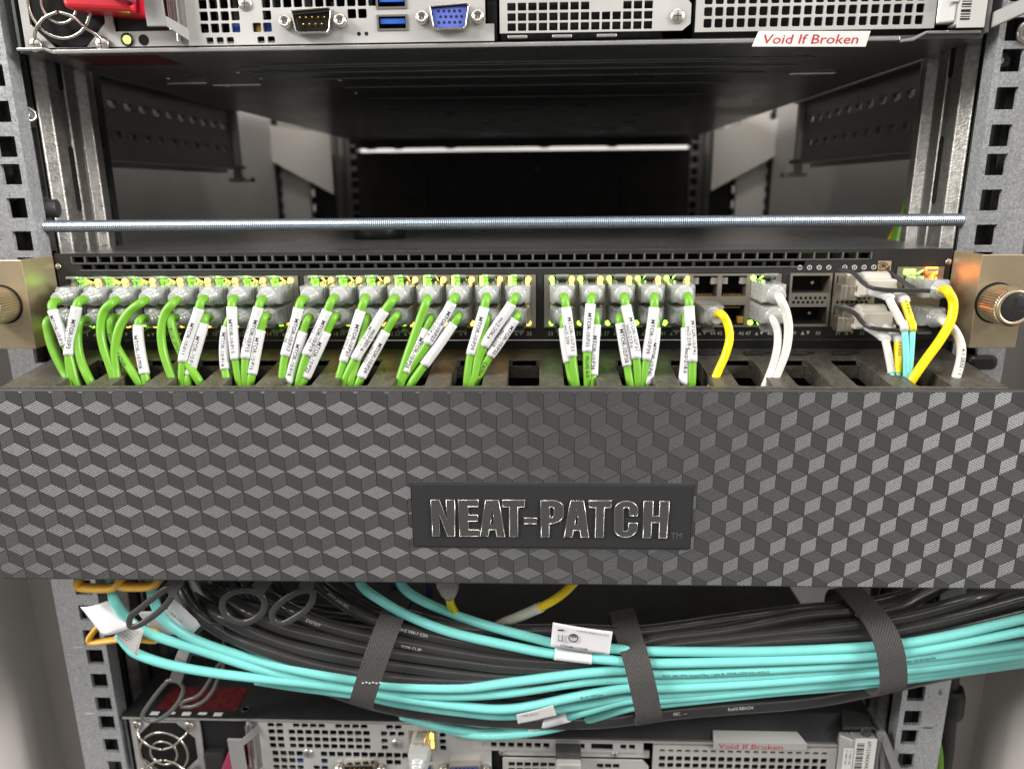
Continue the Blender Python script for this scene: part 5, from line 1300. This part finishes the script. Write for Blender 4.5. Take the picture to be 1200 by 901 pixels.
# straps
def strap(label, top, bot, width, depth, extra=0.0, white=False):
    T_, B_ = at(*top, -13), at(*bot, -24); T_.y = B_.y = -6
    c = (T_ + B_) / 2; n = (T_ - B_) / 2
    wd = Vector((n.z, 0, -n.x)).normalized()
    t = thing('cable_strap', label, 'cable strap', B_, 'hook and loop straps round the bundle')
    N_ = 56; th = 1.5
    me = bpy.data.meshes.new('band'); vs = []; fs = []; uvs = []
    arc = 0.0; arcs = []
    prev = None
    for k in range(N_ + 1):
        a = 2 * math.pi * k / N_
        ca_, sa_ = math.cos(a), math.sin(a)
        p = c + n * math.copysign(abs(ca_) ** .72, ca_) * 1.03 + Vector((0, -1, 0)) * (depth * (1 if sa_ > 0 else .45) * math.copysign(abs(sa_) ** .62, sa_))
        if prev is not None: arc += (p - prev).length
        prev = p; arcs.append(arc)
        out = (n.normalized() * math.cos(a) * depth + Vector((0, -1, 0)) * (math.sin(a) * n.length)).normalized()
        lean = wd * (extra * math.sin(a))
        for s_, o_ in ((-1, th), (1, th), (1, 0), (-1, 0)):
            vs.append((p + lean + wd * (s_ * width / 2) + out * o_ - ORIGIN[t.name]) * S)
    for k in range(N_):
        for q in range(4):
            fs.append((k * 4 + q, k * 4 + (q + 1) % 4, (k + 1) * 4 + (q + 1) % 4, (k + 1) * 4 + q))
            u0, u1 = ((0, 1), (1, 1.05), (1, 0), (0, -.05))[q]
            uvs += [(u0, arcs[k] / 1.7), (u1, arcs[k] / 1.7), (u1, arcs[k + 1] / 1.7), (u0, arcs[k + 1] / 1.7)]
    me.from_pydata(vs, [], fs); uv = me.uv_layers.new(name='UVMap')
    for i, q in enumerate(uvs): uv.data[i].uv = q
    me.materials.append(M['strap']); me.update()
    link('band', me, t)
    # the free tail of the tape
    b = MB(); e = c - n * 1.02 + Vector((0, -6, 0))
    b.ribbon(spline([e + Vector((0, -6, 4.5)) + wd * 1.2, e + Vector((0, -2.5, .2)) + wd * 1.5, e + Vector((0, 1.5, -5.6)) + wd * 2.2], 5), wd, width * .93, 1.2)
    b.build('tape_tail', M['strap'], t)
    b = MB(); f = c + Vector((0, -depth - th - .1, 0)) - n * .08
    for k in range(6): b.box(f.x - width * .36 + k * width * .14, f.x - width * .36 + k * width * .14 + 1.0, f.y - .25, f.y + .3, f.z - .25 + .4 * (k % 2), f.z + .25 + .4 * (k % 2))
    if white: b.build('white_stitching', M['white_ink'], t)
    return t
strap('left black woven strap round the bundle near the dark loops', (464, 712), (426, 826), 12.6, 30, -1.5, True)
strap('middle black woven strap beside the folded white label flag', (733, 734), (756, 842), 13.4, 32, 2.5)
strap('right black woven strap in front of the right rail', (1006, 706), (1026, 808), 13.0, 31, 4.5)

# label flag, sleeves and tags
def sheet(b, corners, bulge, n=8, th=.22):
    """slightly curved paper: four corners a b c d, bulging along -Y"""
    a, b_, c, d = corners; vs = []
    for i in range(n + 1):
        for j in range(n + 1):
            u, v = i / n, j / n
            p = a * (1 - u) * (1 - v) + b_ * u * (1 - v) + c * u * v + d * (1 - u) * v
            vs.append(p + Vector((0, -bulge * math.sin(math.pi * u), bulge * .3 * math.sin(math.pi * v) * u)))
    m2 = len(vs); vs += [q + Vector((0, th, 0)) for q in vs]
    ix = lambda i, j: i * (n + 1) + j
    fs = []
    for i in range(n):
        for j in range(n):
            f = (ix(i, j), ix(i + 1, j), ix(i + 1, j + 1), ix(i, j + 1)); fs += [f, tuple(q + m2 for q in reversed(f))]
    for k in range(n):
        for (p, q) in ((ix(k, 0), ix(k + 1, 0)), (ix(k + 1, n), ix(k, n)), (ix(0, k + 1), ix(0, k)), (ix(n, k), ix(n, k + 1))):
            fs.append((p, p + m2, q + m2, q))
    b.add(vs, fs, True)
def sleeve_on(path, x0, x1, r, m_, parent, name='label_sleeve'):
    ks = [k for k in range(len(path)) if x0 <= project(path[k]).x <= x1]
    pp_ = path[ks[0]:ks[-1] + 1]
    if len(pp_) < 6: pp_ = spline(pp_, 4)
    b = MB(); b.tube(pp_, r, n=16); return b.build(name, m_, parent), pp_
fl, _p = sleeve_on(q1p, 646, 703, RA + .5, M['paper'], q1, 'label_wrap')
ca = [at(648, 729, -34), at(718, 740, -34), at(714, 767, -33), at(645, 757, -33)]
b = MB(); sheet(b, ca, .6); flag = b.build('label_flag', M['paper'], q1)
eu = (ca[0] - ca[1]).normalized(); ev = (ca[3] - ca[0]).normalized()
def on_flag(s_, size, u, v, bold=0.0, sx=1.0):    # the flag hangs upside down
    o = ca[0] + (ca[1] - ca[0]) * u + (ca[3] - ca[0]) * v + Vector((0, -1.15, 0))
    return flat_text(s_, size, o, eu, ev, M['black_ink'], flag, 'lettering', bold, sx=sx)
on_flag('10W10 CMP58 20/2019', 1.35, .95, .10, 0, 1.25)
on_flag('MA9DC119MF00322', 1.7, .62, .80, .02, .95)
b = MB(); lc = ca[0] + (ca[1] - ca[0]) * .36 + (ca[3] - ca[0]) * .46 + Vector((0, -1.1, 0))
b.tube([lc + Vector((2.2 * math.cos(a_ * math.pi / 12), 0, 2.2 * math.sin(a_ * math.pi / 12))) for a_ in range(24)], .28, n=6, closed=True); b.build('ring_mark', M['black_ink'], flag)
on_flag('SP', 2.6, .41, .30, .03)
b = MB(); p = ca[0] + (ca[1] - ca[0]) * .14 + (ca[3] - ca[0]) * .22 + Vector((0, -1, 0)); b.box(p.x - 1.5, p.x + 1.5, p.y - .1, p.y + .1, p.z - .35, p.z + .35)
b.box(p.x - 1.2, p.x - .9, p.y - .1, p.y + .1, p.z - 6, p.z - 2.5); b.box(p.x + .6, p.x + .9, p.y - .1, p.y + .1, p.z - 6, p.z - 2.5); b.box(p.x - 1.4, p.x + 1.1, p.y - .1, p.y + .1, p.z - 6.2, p.z - 5.9)
b.build('bin_mark', M['black_ink'], flag)
sleeve_on(q7p, 616, 672, RA + .45, M['paper'], q7)
b = MB(); sheet(b, [at(605, 837, -31), at(648, 826, -31), at(652, 838, -31), at(607, 848, -31)], .4); tg = b.build('clear_tag', M['foil'], q7)
flat_text('W0X 4A 012', 1.6, at(612, 840, -32), (1, 0, .22), (-.2, 0, 1), M['black_ink'], tg, 'lettering')
# grey printed tag at the end of the lowest fibre
gt = [at(132, 739, -39), at(151, 730, -39), at(169, 738, -38.5), at(160, 771, -38)]
b = MB(); sheet(b, [gt[0], gt[1], gt[2], gt[3]], .8); tg = b.build('printed_tag', M['foil'], q5)
for k in range(5):
    o = gt[1].lerp(gt[0], .12 + .18 * k).lerp(gt[2].lerp(gt[3], .12 + .18 * k), .1) + Vector((0, -1.3, 0))
    flat_text('E362 LSZH 001', 1.35, o, gt[2] - gt[1] + Vector((0, 0, -3)), (gt[1] - gt[0]), M['black_ink'], tg, 'lettering', sx=.8)
pt = thing('paper_tag', 'blank white paper tag curling beside the left rail', 'paper tag', at(120, 741, -42))
b = MB(); sheet(b, [at(94, 711, -39), at(131, 702, -34), at(162, 731, -37), at(121, 745, -43)], 2.2); b.build('tag_sheet', M['paper'], pt)
pt = thing('paper_tag', 'white paper tag with small print behind the aqua cables', 'paper tag', at(200, 742, -24))
b = MB(); sheet(b, [at(160, 716, -26), at(196, 714, -26), at(226, 743, -25), at(180, 742, -27)], .8); b.build('tag_sheet', M['paper'], pt)
b = MB(); sheet(b, [at(196, 714, -25.5), at(203, 701, -25), at(236, 732, -24), at(224, 744, -25.5)], 1.0); ts = b.build('folded_half', M['paper'], pt)
flat_text('TOR-11-P1', 2.0, at(199, 719, -28), at(216, 733, -28) - at(199, 719, -28), at(206, 712, -28) - at(199, 719, -28), M['black_ink'], ts, 'lettering', bold=.01, sx=.85)

# dark pull loops and smoky loops
def loop(label, pts, Y, r, m_, stem=None, cat='pull loop', group=None, name='pull_loop', flat=.6):
    path = [at(x, y, Y if not callable(Y) else Y(x, y)) for x, y in pts]
    sm = spline(path + [path[0]], 4)[:-1]
    t = thing(name, label, cat, path[0], group)
    b = MB(); b.tube(sm, r, n=10, closed=True, squash=(Vector((0, 1, 0)), flat)); b.build('ring', M[m_], t)
    if stem:
        b = MB(); b.ribbon(spline([at(x, y, Y if not callable(Y) else Y(x, y)) for x, y in stem], 4), Vector((1, -.2, .15)), 7.5, 1.4); b.build('tab_strip', M[m_], t, bevel=.3)
    return t
loop('rounder of the two dark pull loops hanging under the panel', [(290, 691), (301, 694), (309, 702), (310, 711), (305, 720), (292, 728), (278, 728), (266, 721), (261, 712), (262, 702), (272, 694)], -38, 1.75, 'grey_loop', [(300, 692), (308, 684), (318, 668)], group='dark pull loops')
loop('slanted dark pull loop right of the round one', [(367, 692), (366, 703), (359, 714), (348, 722), (333, 730), (322, 728), (319, 719), (326, 708), (340, 698), (354, 692)], -38, 1.75, 'grey_loop', [(358, 692), (360, 684), (364, 668)], group='dark pull loops')
loop('narrow dark pull loop in front of the white paper tags', [(151, 727), (153, 734), (163, 732), (179, 722), (193, 710), (201, 699), (202, 689), (194, 690), (180, 700), (165, 712), (155, 720)], -46, 1.6, 'grey_loop', [(197, 694), (204, 686), (214, 668)], group='dark pull loops')
loop('left smoky clear loop hanging over the worn red label', [(197, 797), (184, 812), (173, 827), (167, 838), (173, 844), (185, 843), (200, 833), (211, 819), (215, 806), (208, 798)], -12, 1.25, 'smoke', [(206, 798), (212, 780), (222, 755), (230, 740)], group='smoky loops', flat=.8)
loop('right smoky clear loop curving over the worn red label', [(213, 828), (227, 827), (240, 820), (250, 808), (255, 796), (262, 778), (255, 780), (244, 800), (232, 815), (214, 822)], -12, 1.1, 'smoke', None, group='smoky loops', flat=.8)
loop('thin dark loop at the left end of the black cables', [(225, 765), (224, 752), (232, 740), (246, 731), (259, 733), (263, 745), (262, 760), (259, 772)], -24, 1.0, 'grey_loop', None)
pl = thing('printed_strip', 'grey strip printed with tiny lettering below the aqua cables', 'label strip', at(208, 780, -14))
cs = [at(203, 778, -15), at(211, 757, -15), at(224, 760, -15), at(215, 784, -15)]
b = MB(); sheet(b, cs, .5); ps = b.build('strip_sheet', M['foil'], pl)
for k in range(4): flat_text('4A 01 W62', 1.3, cs[0].lerp(cs[3], .2 + .22 * k) + Vector((0, -.8, 0)), cs[1] - cs[0], cs[0] - cs[3], M['black_ink'], ps, 'lettering')
# orange cable rings under the panel's left end
loop('left orange plastic ring showing under the panel', [(93, 672), (92, 684), (97, 688), (128, 689), (138, 684), (141, 672)], -42, 2.0, 'orange', None, 'cable ring', 'orange cable rings', 'cable_ring', 1.6)
loop('right orange plastic ring showing under the panel', [(142, 672), (141, 682), (146, 687), (174, 687), (184, 682), (186, 672)], -42, 2.0, 'orange', None, 'cable ring', 'orange cable rings', 'cable_ring', 1.6)
loop('lower orange plastic ring behind the blank paper tag', [(117, 731), (106, 745), (105, 750), (112, 752), (150, 748), (182, 750), (187, 745), (178, 738), (150, 736)], -33, 1.5, 'orange', None, 'cable ring', 'orange cable rings', 'cable_ring', 1.6)
# yellow cable behind the aqua pair
yc, yp = cable('patch_cable', 'thin yellow cable with cream sleeve under the panel', [(522, 672, -30), (526, 694, -26), (530, 712, -14), (546, 731, 2), (570, 737, 4), (592, 729, -8), (634, 711, -26), (660, 695, -30), (684, 670, -32)], 2.2, 'yellow', 0, None, 'patch cable')
b = MB(); k0 = [k for k in range(len(yp)) if 582 < project(yp[k]).x < 636 and project(yp[k]).y < 740]
b.tube(yp[k0[0]:k0[-1] + 1], 2.7, n=14); ys = b.build('label_sleeve', M['beige'], yc); wrap_text('P14 NX', 2.2, yp[k0[0]:k0[-1] + 1], 2.7, M['black_ink'], ys, start=1.5)
b = MB(); b.lathe([(6, -14), (6, 0), (4.5, 5), (2.6, 8)], at(525, 684, -30), (.1, 0, -1), 16); b.build('strain_relief', M['clear_warm'], yc)
for px_ in (460, 502):
    b = MB(); b.tube([at(px_, 672, 4), at(px_ + 1, 690, 4), at(px_ + 2, 712, 6)], 1.8, n=10)
    tag(b.build('network_cable', M['navy']), 'dark blue cable behind the aqua pair, ' + ('left one' if px_ < 480 else 'right one'), 'cable', 'dark blue cables')

# leads of the lower server
nl = thing('network_lead', 'clear network plug with pale lead in the lower server', 'network lead', (-45.4, 0, -236))
NP = put(PLUG[1], 'plug', nl, (-45.4, -2, -236.4)); q = put(LATCH[1], 'latch', NP, (-45.4, -2, -236.4)); q.location = (0, 0, 0)
put(BOOT, 'strain_relief', nl, (-45.4, -2, -236.4))
b = MB(); b.tube(spline([Vector((-45.4, -16, -236.4)), Vector((-45.4, -30, -238)), Vector((-46, -40, -246)), Vector((-47, -44, -270)), Vector((-47, -42, -330))], 6), 2.4, n=12); b.build('jacket', M['boot'], nl)
vl = thing('display_lead', 'black display plug with ribbed boot in the lower server', 'display lead', (40, 0, -243))
b = MB(); b.box(32, 46.5, -9, 1, -241.5, -236.2); b.build('plug_shell', M['dark_steel'], vl, bevel=.8)
b = MB(); b.box(32.5, 46, -13, -8, -256, -240); b.build('plug_frame', M['steel'], vl, bevel=.6)
b = MB(); prof = [(5.2, 0)]
for k in range(7): prof += [(5.2 - .25 * k, 3 + 3 * k), (5.2 - .25 * k, 5 + 3 * k), (4.4 - .2 * k, 5.2 + 3 * k), (4.4 - .2 * k, 5.9 + 3 * k)]
b.lathe(prof, (39.4, -13, -245), (0.05, -.55, -1), 18); b.build('ribbed_boot', M['black_p'], vl)
b = MB(); b.tube([(40.6, -26, -262), (41.5, -38, -284), (43, -44, -330)], 3.3, n=12); b.build('jacket', M['black_c'], vl)

# things outside the right rail and in the back right corner
cn = thing('black_conduit', 'black conduit with a thick collar outside the right rail', 'conduit', (268, 14, -330))
b = MB(); b.tube([(258, 18, -150), (260, 18, -200), (264, 18, -250), (267, 18, -340)], 5.4, n=18); b.build('conduit_tube', M['black_duct'], cn)
b = MB(); b.lathe([(6, 0), (7.2, 4), (7.4, 16), (6.2, 20)], (263.5, 17, -228), (-.06, 0, 1), 8); b.build('collar', M['black_duct'], cn)
def green_lead(label, pts, r, m_='green', g='green leads beside the right post'):
    b = MB(); b.tube(spline(pts, 6), r, n=12); return tag(b.build('network_cable', M[m_]), label, 'cable', g)
green_lead('bright green cable outside the foot of the right rail', [(252, 30, -225), (256, 12, -246), (257, 9, -280), (255, 9, -340)], 3.2, g=None)
green_lead('front green cable slanting down behind the right post', [at(1088, 180, 105), at(1073, 215, 105), at(1060, 255, 103), at(1050, 300, 100)], 3.2)
green_lead('rear green cable slanting down behind the right post', [at(1082, 195, 118), at(1066, 235, 116), at(1053, 268, 114), at(1042, 302, 110)], 2.6)
green_lead('green cable nearest the right post above the switch', [at(1090, 190, 92), at(1078, 235, 92), at(1069, 270, 91), at(1063, 305, 90)], 2.6)
green_lead('yellow cable beside the green ones behind the right post', [at(1060, 250, 128), at(1048, 272, 128), at(1036, 296, 124), at(1026, 312, 120)], 1.8, 'yellow', None)
green_lead('green cable glimpsed through the holes of the right rail', [(238, 40, -170), (240, 42, -200), (236, 44, -240), (238, 46, -320)], 2.6, g=None)
green_lead('red cable glimpsed through the holes of the upper left rail', [(-247, 8, 150), (-246.5, 8, 110), (-246.5, 9, 70), (-246, 9, 30)], 1.5, 'red', None)
